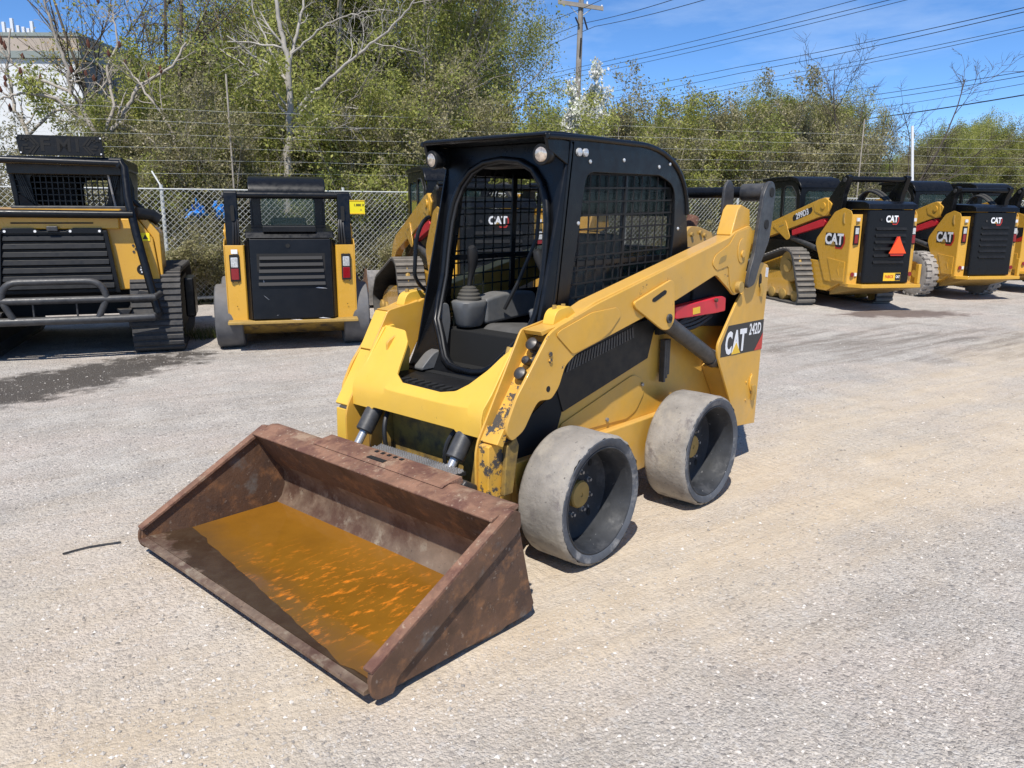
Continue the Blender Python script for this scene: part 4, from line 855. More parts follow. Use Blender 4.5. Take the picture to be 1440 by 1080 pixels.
        MB().cyl((-1.80, .22, ztop-.13), (-1.812, .22, ztop-.13), .018, 12).build('hood_latch', M_['steel_dark'], T)
        hs2 = link(bpy.data.objects.new('hose_bundle', None)); hs2.parent = T
        for q in range(4): MB().tube(arc((-.85, -.30+.045*q, zf+.12), (-.95, -.36+.03*q, ztop+.55-.02*q), (-1.40, -.44+.03*q, ztop+.05), 10), .016, 6).build('hose', M_['hose'] if q % 2 else M_['rubber_boot'], hs2)
    else:
        rd = MB().prism('y', [(-1.72, .385), (-1.66, ztop+.02), (-1.3, ztop+.02), (-1.3, .385)], -hw+.06, hw-.06).build('rear_door', M_['black_scuffed'], T, .012)
        for sy in (1, -1):
            m = MB().prism('z', [(-1.705, (hw-.055)*1), (-1.63, hw-.006), (-1.3, hw-.006), (-1.3, hw-.058)], .385, ztop+.0); m.v = [(x+(z-.3)*.05, y, z) for x, y, z in m.v]
            if sy < 0: m.mirror_y()
            m.build('door_corner', M_['black_scuffed'], T, .008)
        MB().prism('y', [(-1.66, ztop+.025), (-1.60, ztop+.10), (-.9, ztop+.16), (-.9, ztop+.025)], -hw+.02, hw-.02).build('engine_hood', B, T, .015)
        MB().box(-1.64, -.95, -.30, .30, ztop+.095, ztop+.165, Matrix.Rotation(0, 4, 'Y')).build('hood_vent', M_['black_panel'], T, .01)
        # louvres in a recess
        xb = lambda z: -1.72+.06*(z-.30)/(ztop-.28)
        MB().prism('y', [(xb(.76)-.002, .76), (xb(1.15)-.002, 1.15), (xb(1.15)+.02, 1.15), (xb(.76)+.02, .76)], -.385, .385).build('grille_recess', M_['dark'], T)
        for k in range(5):
            z = .775+.075*k; MB().prism('y', [(xb(z)-.004, z), (xb(z)-.030, z+.006), (xb(z)-.006, z+.046)], -.38+.006*k, .38-.006*k).build('grille_slat', M_['slat'], T, .003)
        MB().lathe([(0, 0), (.025, 0), (.025, -.010), (0, -.010)], 'x', (xb(1.24)-.001, .03, 1.24), 14, False).build('hood_latch', M_['dark'], T)
        MB().prism('y', [(-1.75, .335), (-1.75, .37), (-1.55, .38), (-1.3, .38), (-1.3, .335)], -cw, cw).build('bumper', M_['hub'], T, .008)
        MB().prism('y', [(-1.62, .334), (-1.3, .16), (-.9, .16), (-.9, .33), (-1.3, .33)], -cw+.14, cw-.14).build('belly_pan', M_['yellow_shade_dirt'], T, .01)
        # white scrape marks on the door
        for (y, z, a, L_) in ((.28, .62, .8, .16), (.22, .42, 1.9, .10), (-.12, .36, 1.45, .34), (-.36, .38, 1.5, .16), (-.33, .74, 1.5, .14), (.31, .80, .2, .12)):
            dy, dz = math.sin(a)*L_/2, math.cos(a)*L_/2; x = xb(z)-.004
            MB().add([(x, y-dy, z-dz), (x, y-dy*.4+.006, z-dz*.3), (x, y+dy, z+dz), (x, y+dy*.3+.010, z+dz*.3+.012)], [(0, 1, 2, 3)]).build('scratch', M_['label'], T, 0, 0)
    yt = cw-.03 if style == 'new' else cw-.03; xt = -1.41 if style == 'new' else -1.38
    MB().cyl((xt, -yt, tower-.04), (xt, yt, tower-.04), .042, 18).build('cross_tube', B, T, .004)
    MB().prism('y', [(.62, 2.0), (.60, 2.05), (.2, 2.075), (-.45, 2.07), (-.68, 2.03), (-.80, 1.93), (-.82, 1.86), (-.70, 1.94), (-.55, 2.0)], -.47, .47).build('cab_roof', B, T, .02, seg=3)
    cb = MB().ring('x', [(-.43, .98), (.43, .98), (.43, 1.9), (-.43, 1.9)], rounded([(-.33, 1.42), (.33, 1.42), (.33, 1.82), (-.33, 1.82)], .08), -.80, -.77).build('cab_back', B, T, .006)
    MB().box(-.788, -.783, -.34, .34, 1.41, 1.83).build('rear_window', M_['glass'], T)
    MB().ring('x', [(-.43, .98), (.43, .98), (.43, 2.0), (-.43, 2.0)], rounded([(-.36, 1.05), (.36, 1.05), (.36, 1.9), (-.36, 1.9)], .12), .50, .53).build('cab_front', B, T, .006)
    MB().prism('y', rounded([(.15, 1.0), (.15, 1.12), (-.35, 1.12), (-.50, 1.55), (-.60, 1.55), (-.55, 1.0)], .04), -.22, .22).build('seat', M_['grey_seat'], T, .03)
    MB().box(-.76, .5, -.42, .42, .99, 1.02).build('cab_floor', M_['dark'], T)
    for ch in T.children:
        if style == 'new' and ch.name.split('.')[0] in ('cab_side', 'cab_quarter', 'cab_roof', 'cab_back', 'rear_window', 'cab_front', 'seat', 'cab_floor'): ch.location.x = .50; ch.scale.x = .80
    if tri:
        c0 = (-1.845, -.12, .98); s = .30
        def tri_(nm, mt, k, dx):
            pts = [(-.62, -.42), (-.50, -.56), (.50, -.56), (.62, -.42), (.12, .62), (-.12, .62)]
            MB().prism('x', [(c0[1]+p*s*k, c0[2]+q*s*k) for p, q in pts], c0[0]-dx, c0[0]-dx+.006).build(nm, mt, T, 0, 0)
        tri_('warning_triangle', M_['decal_red'], .80, 0); MB().prism('x', [(c0[1]-.17, c0[2]-.098), (c0[1]+.17, c0[2]-.098), (c0[1], c0[2]+.150)], c0[0]-.010, c0[0]-.0045).build('triangle_panel', M_['orange'], T, 0, 0)
        MB().box(-1.806, -1.8015, -.28, .06, .47, .59).build('dealer_plate', M_['decal_yellow'], T)
        MB().box(-1.809, -1.8065, -.275, -.175, .478, .582).build('dealer_plate_end', M_['decal_black'], T)
        text('FABICK', .062, M_['decal_red'], T, MX((-1.8068, -.055, .53), (0, -1, 0), (0, 0, 1)), 'lettering', .03, .0004, .85)
        text('CAT', .05, M_['white'], T, MX((-1.8095, -.225, .53), (0, -1, 0), (0, 0, 1)), 'lettering', .04, .0004, .8)
    if armtext: 
        c = (-.62, cw+.0015, 1.545); xd = Vector((-1, 0, .29))
        MB().prism('y', rounded([(-.715, 1.555), (-.255, 1.42), (-.23, 1.37), (-.255, 1.315), (-.695, 1.445), (-.735, 1.495)], .02), cw+.0005, cw+.0015).build('decal', M_['decal_black'], T, 0, 0)
        text(armtext, .135, M_['white'], T, MX((-.48, cw+.0025, 1.435), xd, Vector((.29, 0, 1))), 'lettering', .03, .0004, .9)
    if sidetext == 'logo': logo(T, MX((-1.33, cw+.001, 1.05), (-1, 0, 0), (0, 0, 1)), .20)
    elif sidetext:
        MB().prism('y', [(-1.08, 1.22), (-1.65, 1.22), (-1.65, .97), (-1.13, .90), (-1.01, 1.0)], cw+.0005, cw+.0015).build('decal', M_['decal_black'], T, 0, 0)
        MB().prism('y', [(-1.65, 1.06), (-1.65, .97), (-1.30, .925)], cw+.002, cw+.003).build('decal_stripe', M_['decal_red'], T, 0, 0)
        text(sidetext, .17, M_['white'], T, MX((-1.36, cw+.0025, 1.12), (-1, 0, 0), (0, 0, 1)), 'lettering', .03, .0004, .9)
    if bucket:
        bk = link(bpy.data.objects.new('bucket', None)); bk.parent = T
        MB().prism('y', [(1.45, .05), (1.42, .3), (1.52, .58), (1.56, .58), (1.50, .3), (1.55, .10), (2.1, .05), (2.1, .03)], -1.0, 1.0).build('bucket_shell', M_['bare_steel'], bk, .004)
        for sy in (1, -1): MB().prism('y', [(1.43, .04), (1.42, .3), (1.52, .6), (1.60, .6), (2.08, .14), (2.1, .03)], sy*1.001, sy*1.02).build('side_plate', M_['rust'], bk, .004)
    return T
def anchored(px, anchor, turn, scale, D=None):
    """ground position that puts the local anchor point under a pixel"""
    g = pd(*px, D) if D else np.array(G(*px)); a = np.array(anchor)*np.array(scale); h = heading(turn)
    return (g[0]-(a[0]*math.cos(h)-a[1]*math.sin(h)), g[1]-(a[0]*math.sin(h)+a[1]*math.cos(h)), 0)
S1 = (1.28, .92, 1.10); S2 = (1.05, .95, 1.09)
loader('track_loader', 'yellow track loader with an orange warning triangle on its black rear door', anchored((1131, 429), (-.95, .84, 0), 11, S1), 11, 'track', tri=True, armtext='299D3', sidetext='logo', scale=S1)
loader('wheel_loader', 'yellow loader on lugged tyres between the orange-triangle loader and the 262D loader', anchored((1290, 416), (-.92, .78, 0), 11, S2), 11, 'wheel', sidetext='logo', tower=1.90, ztop=1.48, scale=S2)
loader('wheel_loader', 'yellow loader lettered 262D on its side plate, end of the parked row', anchored((1432, 375), (-1.655, .655, .4), 10, S2, 16.2), 10, 'wheel', sidetext='262D', ztop=1.45, tower=1.92, scale=S2)
loader('wheel_loader', 'yellow loader on smooth grey tyres with scuffed black rear door, near the fence sign', dl(10.8, -3.03), 16, 'solid', style='old', ztop=1.30, hw=.52, cw=.745, tower=1.86, trackmat='track_grey', scale=(1.0, .99, .985))
loader('track_loader', 'yellow track loader with bucket at the fence, seen through the front cab', dl(12.0, -.86), 20, 'track', bucket=True, tower=1.80, scale=(1.1, 1.07, 1.09))
# ------------------------------------------------------------------ big mulching tractor on the left
def tractor():
    D0 = 8.55; T = thing('mulching_tractor', 'yellow tracked mulching tractor with black tube guards and lettered roof sign', 'tractor', dl(D0, -4.97), heading(19), 'loaders parked along the fence', 1)
    T['group'] = ''; del T['group']
    B = M_['black']; Yn = M_['yellow_new']; hx = lambda: None
    # local: x forward (away), y left, z up; rear face at x = 0
    for sy in (1, -1):
        def bd(mb, nm, mt, bev=.008, par=T, **k):
            if sy < 0: mb.mirror_y()
            return mb.build(nm, mt, par, bev, **k)
        tk = link(bpy.data.objects.new('track', None)); tk.parent = T
        prof = rounded([(.12, .05), (.08, .25), (.30, .86), (.55, .93), (2.5, .9), (2.75, .6), (2.7, .05), (2.4, 0), (.4, 0)], .15, 5)
        a, b = band_mesh(prof, .70, 1.24, .04, True, .072, .022, .7); bd(a, 'belt', M_['track_dark'], 0, tk); o = bd(b, 'lugs', M_['track_dark'], 0, tk, smooth=0); o['kind'] = 'stuff'
        bd(MB().prism('y', [(.35, .12), (.45, .75), (2.4, .75), (2.5, .12)], .75, 1.18), 'track_frame', M_['dark'], 0, tk)
        bd(MB().box(.75, 1.3, 1.245, 1.36, .32, .80), 'track_motor_guard', B, .02)
        # body columns
        bd(MB().prism('x', [(.58, .72), (.50, 1.42), (.58, 1.52), (.84, 1.52), (.985, 1.30), (1.03, .80), (.80, .72)], .30, .9), 'body_shoulder', Yn, .015)
        bd(MB().prism('x', [(.985, 1.30), (1.03, .80), (1.03, .45), (1.06, .45), (1.06, 1.35), (.88, 1.60), (.84, 1.525)], .34, .85), 'side_fender', Yn, .012)
        bd(MB().lathe([(.062, 0), (.055, -.004), (.045, 0), (0, 0)], 'x', (.297, .85, .945), 20, False), 'tie_down_ring', M_['dark'], 0)
        for k in range(6):
            g = k*math.pi/3; bd(MB().box(.290, .296, .85+.018*math.cos(g)-.009, .85+.018*math.cos(g)+.009, .945+.032*math.sin(g)-.009, .945+.032*math.sin(g)+.009), 'ring_spoke', M_['label'], 0)
        for (y, z) in ((.775, 1.22), (.80, 1.18), (.775, 1.15)): bd(MB().cyl((.298, y, z), (.292, y, z), .014, 8), 'bolt', M_['steel_dark'], 0)
        # side guard tubes
        bd(MB().tube([(.35, .70, 2.08), (.34, .735, 2.13), (.33, .76, 2.08), (.24, .77, 1.75), (.12, .84, 1.35), (.02, .96, .70), (.0, 1.0, .48)], .045, 12), 'guard_tube', B, 0)
        bd(MB().tube([(.36, .76, 2.05), (.40, .80, 1.85), (.40, .80, 1.72), (.42, .92, 1.60), (.42, 1.03, 1.52)], .032, 10), 'guard_brace', B, 0)
        bd(MB().tube([(.30, .84, 1.58), (.40, .98, 1.56), (.42, 1.06, 1.50)], .07, 10), 'guard_joint', M_['black_panel'], 0)
        bd(MB().lathe([(.095, 0), (.10, -.02), (.07, -.03), (.065, .02)], 'x', (.20, .84, .42), 20, False), 'tow_ring', M_['steel_dark'], 0)
        bd(MB().prism('x', [(.66, .50), (.80, .72), (.98, .70), (.98, .30), (.66, .30)], .205, .30), 'tow_plate', M_['steel_dark'], .01)
        bd(MB().prism('x', [(.56, .52), (.72, .52), (.63, .38)], .10, .20), 'bumper_gusset', M_['steel_dark'], .004)
    # rear grille
    def trap(z): return .60+(.52-.60)*(z-.72)/.72
    MB().prism('x', [(-trap(.70), .70), (trap(.70), .70), (trap(1.40), 1.40), (-trap(1.40), 1.40)], .24, .54).build('rear_grille', M_['black_panel'], T, .01)
    for k in range(7):
        z = .74+.088*k; w = trap(z)-.045
        MB().prism('y', [(.24, z), (.205, z+.016), (.22, z+.07), (.24, z+.078)], -w, w).build('grille_slat', M_['black_panel'], T, .004)
    for sy in (1, -1):
        m = MB().prism('x', [(trap(.70)-.035, .70), (trap(.70)+.01, .70), (trap(1.39)+.01, 1.39), (trap(1.39)-.035, 1.39)], .195, .239)
        if sy < 0: m.mirror_y()
        m.build('grille_frame', B, T, .006)
    for y in (-.46, -.17, .17, .46): MB().cyl((.19, y, 1.385), (.25, y, 1.385), .014, 8).build('bolt', M_['white'], T)
    MB().prism('x', [(-.50, 1.36), (.50, 1.36), (.48, 1.42), (.2, 1.42), (.12, 1.385), (-.12, 1.385), (-.2, 1.42), (-.48, 1.42)], .20, .2345).build('grille_frame', B, T, .004)
    MB().box(.17, .20, -.055, .055, 1.385, 1.44).build('hood_latch', M_['link'], T, .01)
    MB().prism('y', [(.235, 1.405), (.235, 1.555), (.40, 1.62), (.9, 1.64), (.9, 1.405)], -.66, .66).build('hood', Yn, T, .015)
    MB().box(.228, .2345, -.40, .40, 1.465, 1.48).build('hood_seam', M_['dark'], T)
    MB().box(.55, 2.6, -.68, .68, .42, 1.40).build('body', M_['dark'], T)
    MB().box(.15, .5, -1.0, 1.0, .36, .40).build('rear_sill', B, T, .006)
    # rear bumper tubes
    MB().tube([(.15, -1.0, .46), (-.06, -.95, .44), (-.10, -.6, .44), (-.10, .6, .44), (-.06, .95, .44), (.15, 1.0, .46)], .045, 12).build('bumper_tube', M_['link'], T)
    MB().tube([(.12, -1.02, .68), (-.06, -.98, .66), (-.10, -.5, .66), (-.10, .5, .66), (-.06, .98, .66), (.12, 1.02, .68)], .040, 12).build('bumper_tube', M_['link'], T)
    MB().tube([(-.10, -.40, .44), (-.10, -.50, .66)]+arc((-.10, -.50, .70), (-.10, -.48, .86), (-.10, -.32, .86), 6)+arc((-.10, .32, .86), (-.10, .48, .86), (-.10, .50, .70), 6)+[(-.10, .50, .66), (-.10, .40, .44)], .036, 12).build('bumper_hoop', M_['link'], T)
    for y in (-.2, .22): MB().cyl((-.08, y, .40), (-.08, y, .62), .010, 8).build('hoop_rod', M_['link'], T)
    # cab
    MB().tube([(.35, -.74, 2.12), (.35, 1.4, 2.155)], .040, 12).build('roof_rail', B, T)
    MB().tube([(.16, -.82, 1.565), (.16, 1.4, 1.585)], .045, 12).build('guard_rail', B, T)
    cabp = link(bpy.data.objects.new('cab', None)); cabp.parent = T; cabp.location.y = -.13
    MB().box(.62, 2.0, -.60, .60, 2.06, 2.20).build('cab_roof', B, cabp, .03)
    MB().box(.56, .62, -.58, .58, 2.00, 2.14).build('visor', B, cabp, .01)
    for sy in (1, -1):
        m = MB().prism('y', [(.64, 1.62), (.64, 2.06), (1.95, 2.06), (1.95, 1.62)], .50, .56); m.v = [(x, y+(z-1.62)*.08, z) for x, y, z in m.v]
        if sy < 0: m.mirror_y()
        m.build('cab_post', B, cabp, .02)
        q = MB()
        for k in range(4): q.prism('x', [(.40-.02*k, 1.64), (.41-.02*k, 1.64), (.54-.02*k, 2.06), (.53-.02*k, 2.06)], .64, .65)
        for k in range(6): q.box(.655, .665, .36+.02*k, .52+.008*k, 1.66+.07*k, 1.668+.07*k)
        if sy < 0: q.mirror_y()
        o = q.build('corner_mesh', B, cabp); o['kind'] = 'stuff'
    g_ = MB()
    for k in range(15): g_.box(.72, .73, -.40+.058*k-.006, -.40+.058*k+.006, 1.62, 2.06)
    for k in range(7): g_.box(.731, .74, -.45, .45, 1.645+.068*k-.006, 1.645+.068*k+.006)
    o = g_.build('rear_window_mesh', B, cabp); o['kind'] = 'stuff'
    m = MB().ring('x', [(-.50, 1.60), (.50, 1.60), (.54, 2.06), (-.54, 2.06)], rounded([(-.38, 1.66), (.36, 1.66), (.40, 2.0), (-.40, 2.0)], .08), .70, .716); m.build('cab_back', B, cabp, .006)
    MB().ring('x', [(-.54, 1.60), (.54, 1.60), (.54, 2.06), (-.54, 2.06)], rounded([(-.36, 1.55), (.05, 1.55), (.05, 1.98), (-.36, 1.98)], .1), 1.90, 1.93).build('cab_front', B, cabp, .006)
    MB().box(.55, .70, -.58, .58, 1.60, 1.655).build('cab_sill', M_['link'], cabp, .01)
    MB().prism('y', rounded([(1.1, 1.6), (1.1, 1.95), (1.2, 2.0), (1.3, 1.6)], .03), .02, .36).build('seat', M_['dark'], cabp, .02)
    MB().tube([(.60, -.47, 1.62), (.60, -.42, 2.02)], .012, 8).build('grab_rail', M_['bare_steel'], cabp)
    MB().prism('x', [(.35, 1.655), (.50, 1.655), (.50, 1.78), (.46, 1.76)], .60, .62).build('corner_plate', M_['black_panel'], cabp)
    # roof sign with raised lettering
    sg = link(bpy.data.objects.new('roof_sign', None)); sg.parent = T; sg.location.y = -.12
    MB().prism('x', [(-.42, 2.205), (.42, 2.205), (.445, 2.42), (-.405, 2.42)], .56, .575).build('sign_plate', M_['black_panel'], sg, .003)
    MB().prism('y', [(.576, 2.205), (.576, 2.42), (.72, 2.205)], -.40, -.39).build('sign_brace', M_['link'], sg)
    for s_, (y, w) in zip('FMI', ((.165, 1.15), (-.02, 1.0), (-.155, 1.1))): text(s_, .20, M_['dark'], sg, MX((.5575, y, 2.312), (0, -1, 0), (0, 0, 1)), 'letter', .025, .001, w)
    # chevrons and line-work at both ends (cut pattern)
    def bar(y0, z0, y1, z1, w=.011):
        a = Vector((y0, z0)); b = Vector((y1, z1)); t = (b-a).normalized(); n_ = Vector((-t.y, t.x))*w
        MB().prism('x', [tuple(a-n_), tuple(b-n_), tuple(b+n_), tuple(a+n_)], .5545, .559).build('cut_line', M_['dark'], sg, 0, 0)
    for s, c in ((1, .0), (-1, .04)):
        for (p, q, r_, t_) in ((.39, .36, .39, .405), (.39, .37, .31, .37), (.38, .31, .33, .31), (.39, .225, .39, .29), (.33, .40, .26, .312), (.26, .312, .33, .225), (.30, .41, .225, .312), (.225, .312, .30, .215), (.36, .28, .30, .28), (.345, .345, .345, .41)):
            bar(s*p+c*.3, 2.0+q, s*r_+c*.3, 2.0+t_)
    for (y, z) in ((-.395, 2.40), (.43, 2.405), (-.39, 2.23), (.405, 2.23)): MB().cyl((.545, y, z), (.56, y, z), .009, 8).build('bolt', M_['white'], sg)
    MB().box(.292, .2985, -.955, -.865, 1.27, 1.36).build('warning_label', M_['yellow_sign'], T)
    q = MX((.2915, -.91, 1.315), (0, -1, 0), (0, 0, 1)); MB().add([tuple(q @ Vector((a*.030, b*.030, 0))) for a, b in ((-1, -.8), (1, -.8), (0, 1))], [(0, 1, 2)]).build('warning_symbol', M_['decal_black'], T, 0, 0)
    for k in range(4): MB().box(.2905, .2985, .66, .72, 1.06+.02*k, 1.066+.02*k).build('vent_slot', M_['dark'], T)
tractor()
# ------------------------------------------------------------------ fence
FL = lambda s: dl(13.7+.46*(s+5.4), s)           # fence line, s = metres to the right of the view axis
fa, fb = np.array(FL(-15.)), np.array(FL(34.)); fdir = (fb-fa)/np.linalg.norm(fb-fa); flen = np.linalg.norm(fb-fa)
fence = thing('chain_link_fence', 'grey chain-link fence with tall wire strands behind the parked machines', 'fence', tuple(fa), math.atan2(fdir[1], fdir[0]))
FH = 1.93
def clipdiag(x0, sgn):
    return (x0, .06), (x0+sgn*(FH-.06), FH)
mesh = MB(); p = .098
mv = []; mf = []
for k in range(int(flen/p)):
    for sgn in (1, -1):
        (xa, za), (xb_, zb) = clipdiag(k*p, sgn); y = .004*sgn; w = .0042
        b0 = len(mv); mv += [(xa-w, y, za), (xa+w, y, za), (xa, y-.005, za), (xb_-w, y, zb), (xb_+w, y, zb), (xb_, y-.005, zb)]
        mf += [(b0, b0+1, b0+4, b0+3), (b0+1, b0+2, b0+5, b0+4), (b0+2, b0, b0+3, b0+5)]
mo = link(bpy.data.objects.new('mesh_wires', fastmesh('mesh_wires', np.array(mv), np.array(mf), M_['galv'], False))); mo.parent = fence; mo['kind'] = 'stuff'
MB().cyl((0, .02, FH+.01), (flen, .02, FH+.01), .012, 8).build('top_rail', M_['galv'], fence)
MB().cyl((0, .02, .10), (flen, .02, .10), .026, 8).build('bottom_rail', M_['galv'], fence)
for k in range(int(flen/3.05)+1):
    x = .9+3.05*k
    MB().cyl((x, .05, -.1), (x, .05, FH+.08), .03, 10).build('post', M_['galv'], fence)
    if k % 3 == 0: MB().tube([(x, .05, FH+.05), (x-.12, .2, FH+.30)], .014, 6).build('barb_arm', M_['galv'], fence)
    if k % 5 == 3: MB().cyl((x+1.2, .5, 0), (x+1.2, .5, 3.9), .016, 6).build('wire_post', M_['bark_grey'], fence)
for i, z in enumerate((2.12, 2.32, 2.52, 2.72, 2.93, 3.13)):
    q = [(x, .5, z*(1+.0045*x)+.012*math.sin(x*1.1+i)) for x in np.linspace(0, flen, 40)]
    MB().tube(q, .0024, 4).build('wire_strand', M_['galv'], fence)
# sign on the fence
def fence_s(u):
    d = ray(u, 290); d2 = np.array([d@F2, d@RT0]); k = d2[1]/d2[0]; D = (13.7+.46*5.4)/(1-.46*k); return D, k*D
D, L = fence_s(500); ps = dl(D-.05, L)
sg = thing('fence_sign', 'small yellow lettered sign hung on the chain-link fence', 'sign', (ps[0], ps[1], 0), math.atan2(fdir[1], fdir[0]))
z0 = 1.66+(292-300)/1103.5*D; z1 = 1.66+(292-284)/1103.5*D; w2 = 12.8/1103.5*D
MB().box(-w2, w2, -.03, -.022, z0, z1).build('sign_board', M_['yellow_sign'], sg)
for z in (z0-.008, z1+.008): MB().box(-w2, w2, -.035, -.02, z-.010, z+.010).build('sign_edge', M_['decal_yellow'], sg)
text('1.888 X', .062, M_['decal_black'], sg, MX((w2*.38, -.0308, z0+(z1-z0)*.66), (1, 0, 0), (0, 0, 1)), 'lettering', .03, .0004)
MB().prism('y', [(w2*.5, z0+.045), (w2*.7, z0+.045), (w2*.6, z0+.085)], -.0312, -.0302).build('sign_mark', M_['hub'], sg)
# blue plastic scraps beyond the fence
M_['blue'] = mat('blue_plastic', (.02, .24, .75), .45, var=.3, vscale=20)
for (u, lab) in ((267, 'blue plastic bag caught behind the fence, next to the tractor'), (301, 'crumpled blue plastic scrap caught behind the fence, beside the black-backed loader')):
    D, L = fence_s(u); D += .35; rr = np.random.default_rng(u); c = Vector(dl(D, L, 1.66+(292-297)/1103.5*D)); m = MB()
    for k in range(26):
        a = Vector(rr.normal(0, 1, 3)); b = Vector(rr.normal(0, 1, 3)); q = c+Vector(tuple(rr.normal(0, 1, 3)*np.array([.075, .075, .05])))
        m.add([q, q+a*.05, q+a*.04+b*.05, q+b*.04], [(0, 1, 2, 3)])
    tag(m.build('plastic_bag', M_['blue'], None, 0, 0), lab, 'plastic bag')
# thin white marker posts
for (u, v0, v1, D, lab) in ((833, 190, 180, 19.6, 'slim white post rising behind the roof of the front cab'), (1281, 240, 177, 20.5, 'slim white post leaning above the parked loaders on gravel')):
    b = pd(u-2, 420, D); tp = pd(u+2, v1, D); MB().cyl((b[0], b[1], 0), tuple(tp), .035, 8).build('marker_post', M_['white'], None)
    o = bpy.context.scene.objects[-1]
    o = [q for q in sc.objects if q.name.startswith('marker_post') and 'label' not in q][0]; tag(o, lab, 'post')

# ------------------------------------------------------------------ weedy verge behind the fence
vm = bpy.data.materials.new('weedy_verge'); vm.use_nodes = True; t = vm.node_tree; b = t.nodes['Principled BSDF']; N = t.nodes.new; Lk = t.links.new
geo = N('ShaderNodeNewGeometry'); POS = geo.outputs['Position']
c = mixc(mr(nz(1.3, 8, .7), .35, .65), (.17, .15, .10), (.09, .11, .035)); c = mixc(mr(nz(7, 8, .7), .5, .7), c, (.28, .25, .18)); Lk(c, b.inputs['Base Color']); b.inputs['Roughness'].default_value = .95
bp = N('ShaderNodeBump'); bp.inputs['Strength'].default_value = 1; bp.inputs['Distance'].default_value = .05; Lk(nz(12, 8, .7), bp.inputs['Height']); Lk(bp.outputs[0], b.inputs['Normal'])
pts = [dl(*q) for q in ((13.7+.46*(-40+5.4)-.1, -40), (13.7+.46*(60+5.4)-.1, 60), (150, 150), (150, -150))]
ve = MB().add([(p[0], p[1], .012) for p in pts], [(0, 1, 2, 3)]).build('verge', vm, None, 0, 0); ve['kind'] = 'structure'
# grass blades: strip along the fence and a tuft by the tractor
gr = np.random.default_rng(9)
def blades(P, h, lean, w, name, mt):
    m = len(P); a = gr.uniform(0, 6.28, m); dx, dy = np.cos(a), np.sin(a); H = h*gr.uniform(.4, 1.2, m); ln = lean*gr.uniform(0, 1, m)*H
    v0 = np.stack([P[:, 0]-dy*w, P[:, 1]+dx*w, P[:, 2]], 1); v1 = np.stack([P[:, 0]+dy*w, P[:, 1]-dx*w, P[:, 2]], 1); v2 = np.stack([P[:, 0]+dx*ln, P[:, 1]+dy*ln, P[:, 2]+H], 1)
    V = np.stack([v0, v1, v2], 1).reshape(-1, 3); me = fastmesh(name, V, np.arange(3*m).reshape(-1, 3), mt, False); at = me.attributes.new('tint', 'FLOAT', 'POINT'); at.data.foreach_set('value', np.repeat(gr.random(m), 3).astype(np.float32)); return me
M_['grass'] = tint_mat('dry_and_green_grass', [(.07, .10, .02), (.12, .15, .03), (.24, .20, .11), (.36, .31, .20)], .9, .2)
s = gr.uniform(-15, 14, 26000); off = gr.gamma(2, .55, 26000)-.12; q = np.array([dl(13.7+.46*(a+5.4)+b_, a) for a, b_ in zip(s, off)])
o = link(bpy.data.objects.new('grass', blades(q, .22, .7, .006, 'grass', M_['grass']))); tag(o, 'dry and green grass growing along the foot of the fence', 'grass', kind='stuff')
tp = np.array(G(288, 474)); q = np.c_[gr.normal(tp[0], .10, 500), gr.normal(tp[1], .10, 500), np.zeros(500)]
o = link(bpy.data.objects.new('grass_tuft', blades(q, .14, .9, .005, 'grass_tuft', M_['grass']))); tag(o, 'small green grass tuft in the gravel beside the tractor track', 'grass')
# bent dark strip lying on the yard
pts = [on('z', .006, (u, v))[0] for u, v in ((88, 778), (105, 773), (125, 768), (148, 765), (170, 763))]
m = MB().tube([(p[0], p[1], .004+gheight(p[0], p[1])+.004) for p in pts], .0045, 6); tag(m.build('cable_tie', M_['steel_dark'], None), 'thin bent dark strip lying on the gravel before the bucket', 'cable tie')
# ------------------------------------------------------------------ trees and shrubs
def tubes(P, Rr, n):
    """P (B,k,3) points, Rr (B,k) radii -> verts, quads"""
    B, k, _ = P.shape; T = np.empty_like(P); T[:, 1:-1] = P[:, 2:]-P[:, :-2]; T[:, 0] = P[:, 1]-P[:, 0]; T[:, -1] = P[:, -1]-P[:, -2]; T /= np.linalg.norm(T, axis=2, keepdims=True)+1e-9
    ref = np.where(np.abs(T[..., 2:3]) > .9, np.array([1., 0, 0]), np.array([0, 0, 1.])); A = np.cross(T, ref); A /= np.linalg.norm(A, axis=2, keepdims=True)+1e-9; C = np.cross(T, A)
    g = 2*np.pi*np.arange(n)/n; V = P[:, :, None]+Rr[:, :, None, None]*(A[:, :, None]*np.cos(g)[:, None]+C[:, :, None]*np.sin(g)[:, None])
    idx = np.arange(B*k*n).reshape(B, k, n); q = np.stack([idx[:, :-1], np.roll(idx, -1, 2)[:, :-1], np.roll(idx, -1, 2)[:, 1:], idx[:, 1:]], -1).reshape(-1, 4); return V.reshape(-1, 3), q
def grow(rg, start, d, L, k, wob, up):
    B = len(start); P = np.empty((B, k, 3)); P[:, 0] = start; d = d/np.linalg.norm(d, axis=1, keepdims=True)
    for i in range(1, k):
        d = d+rg.normal(0, wob, (B, 3)); d[:, 2] += up; d /= np.linalg.norm(d, axis=1, keepdims=True); P[:, i] = P[:, i-1]+d*(L/(k-1))[:, None]
    return P
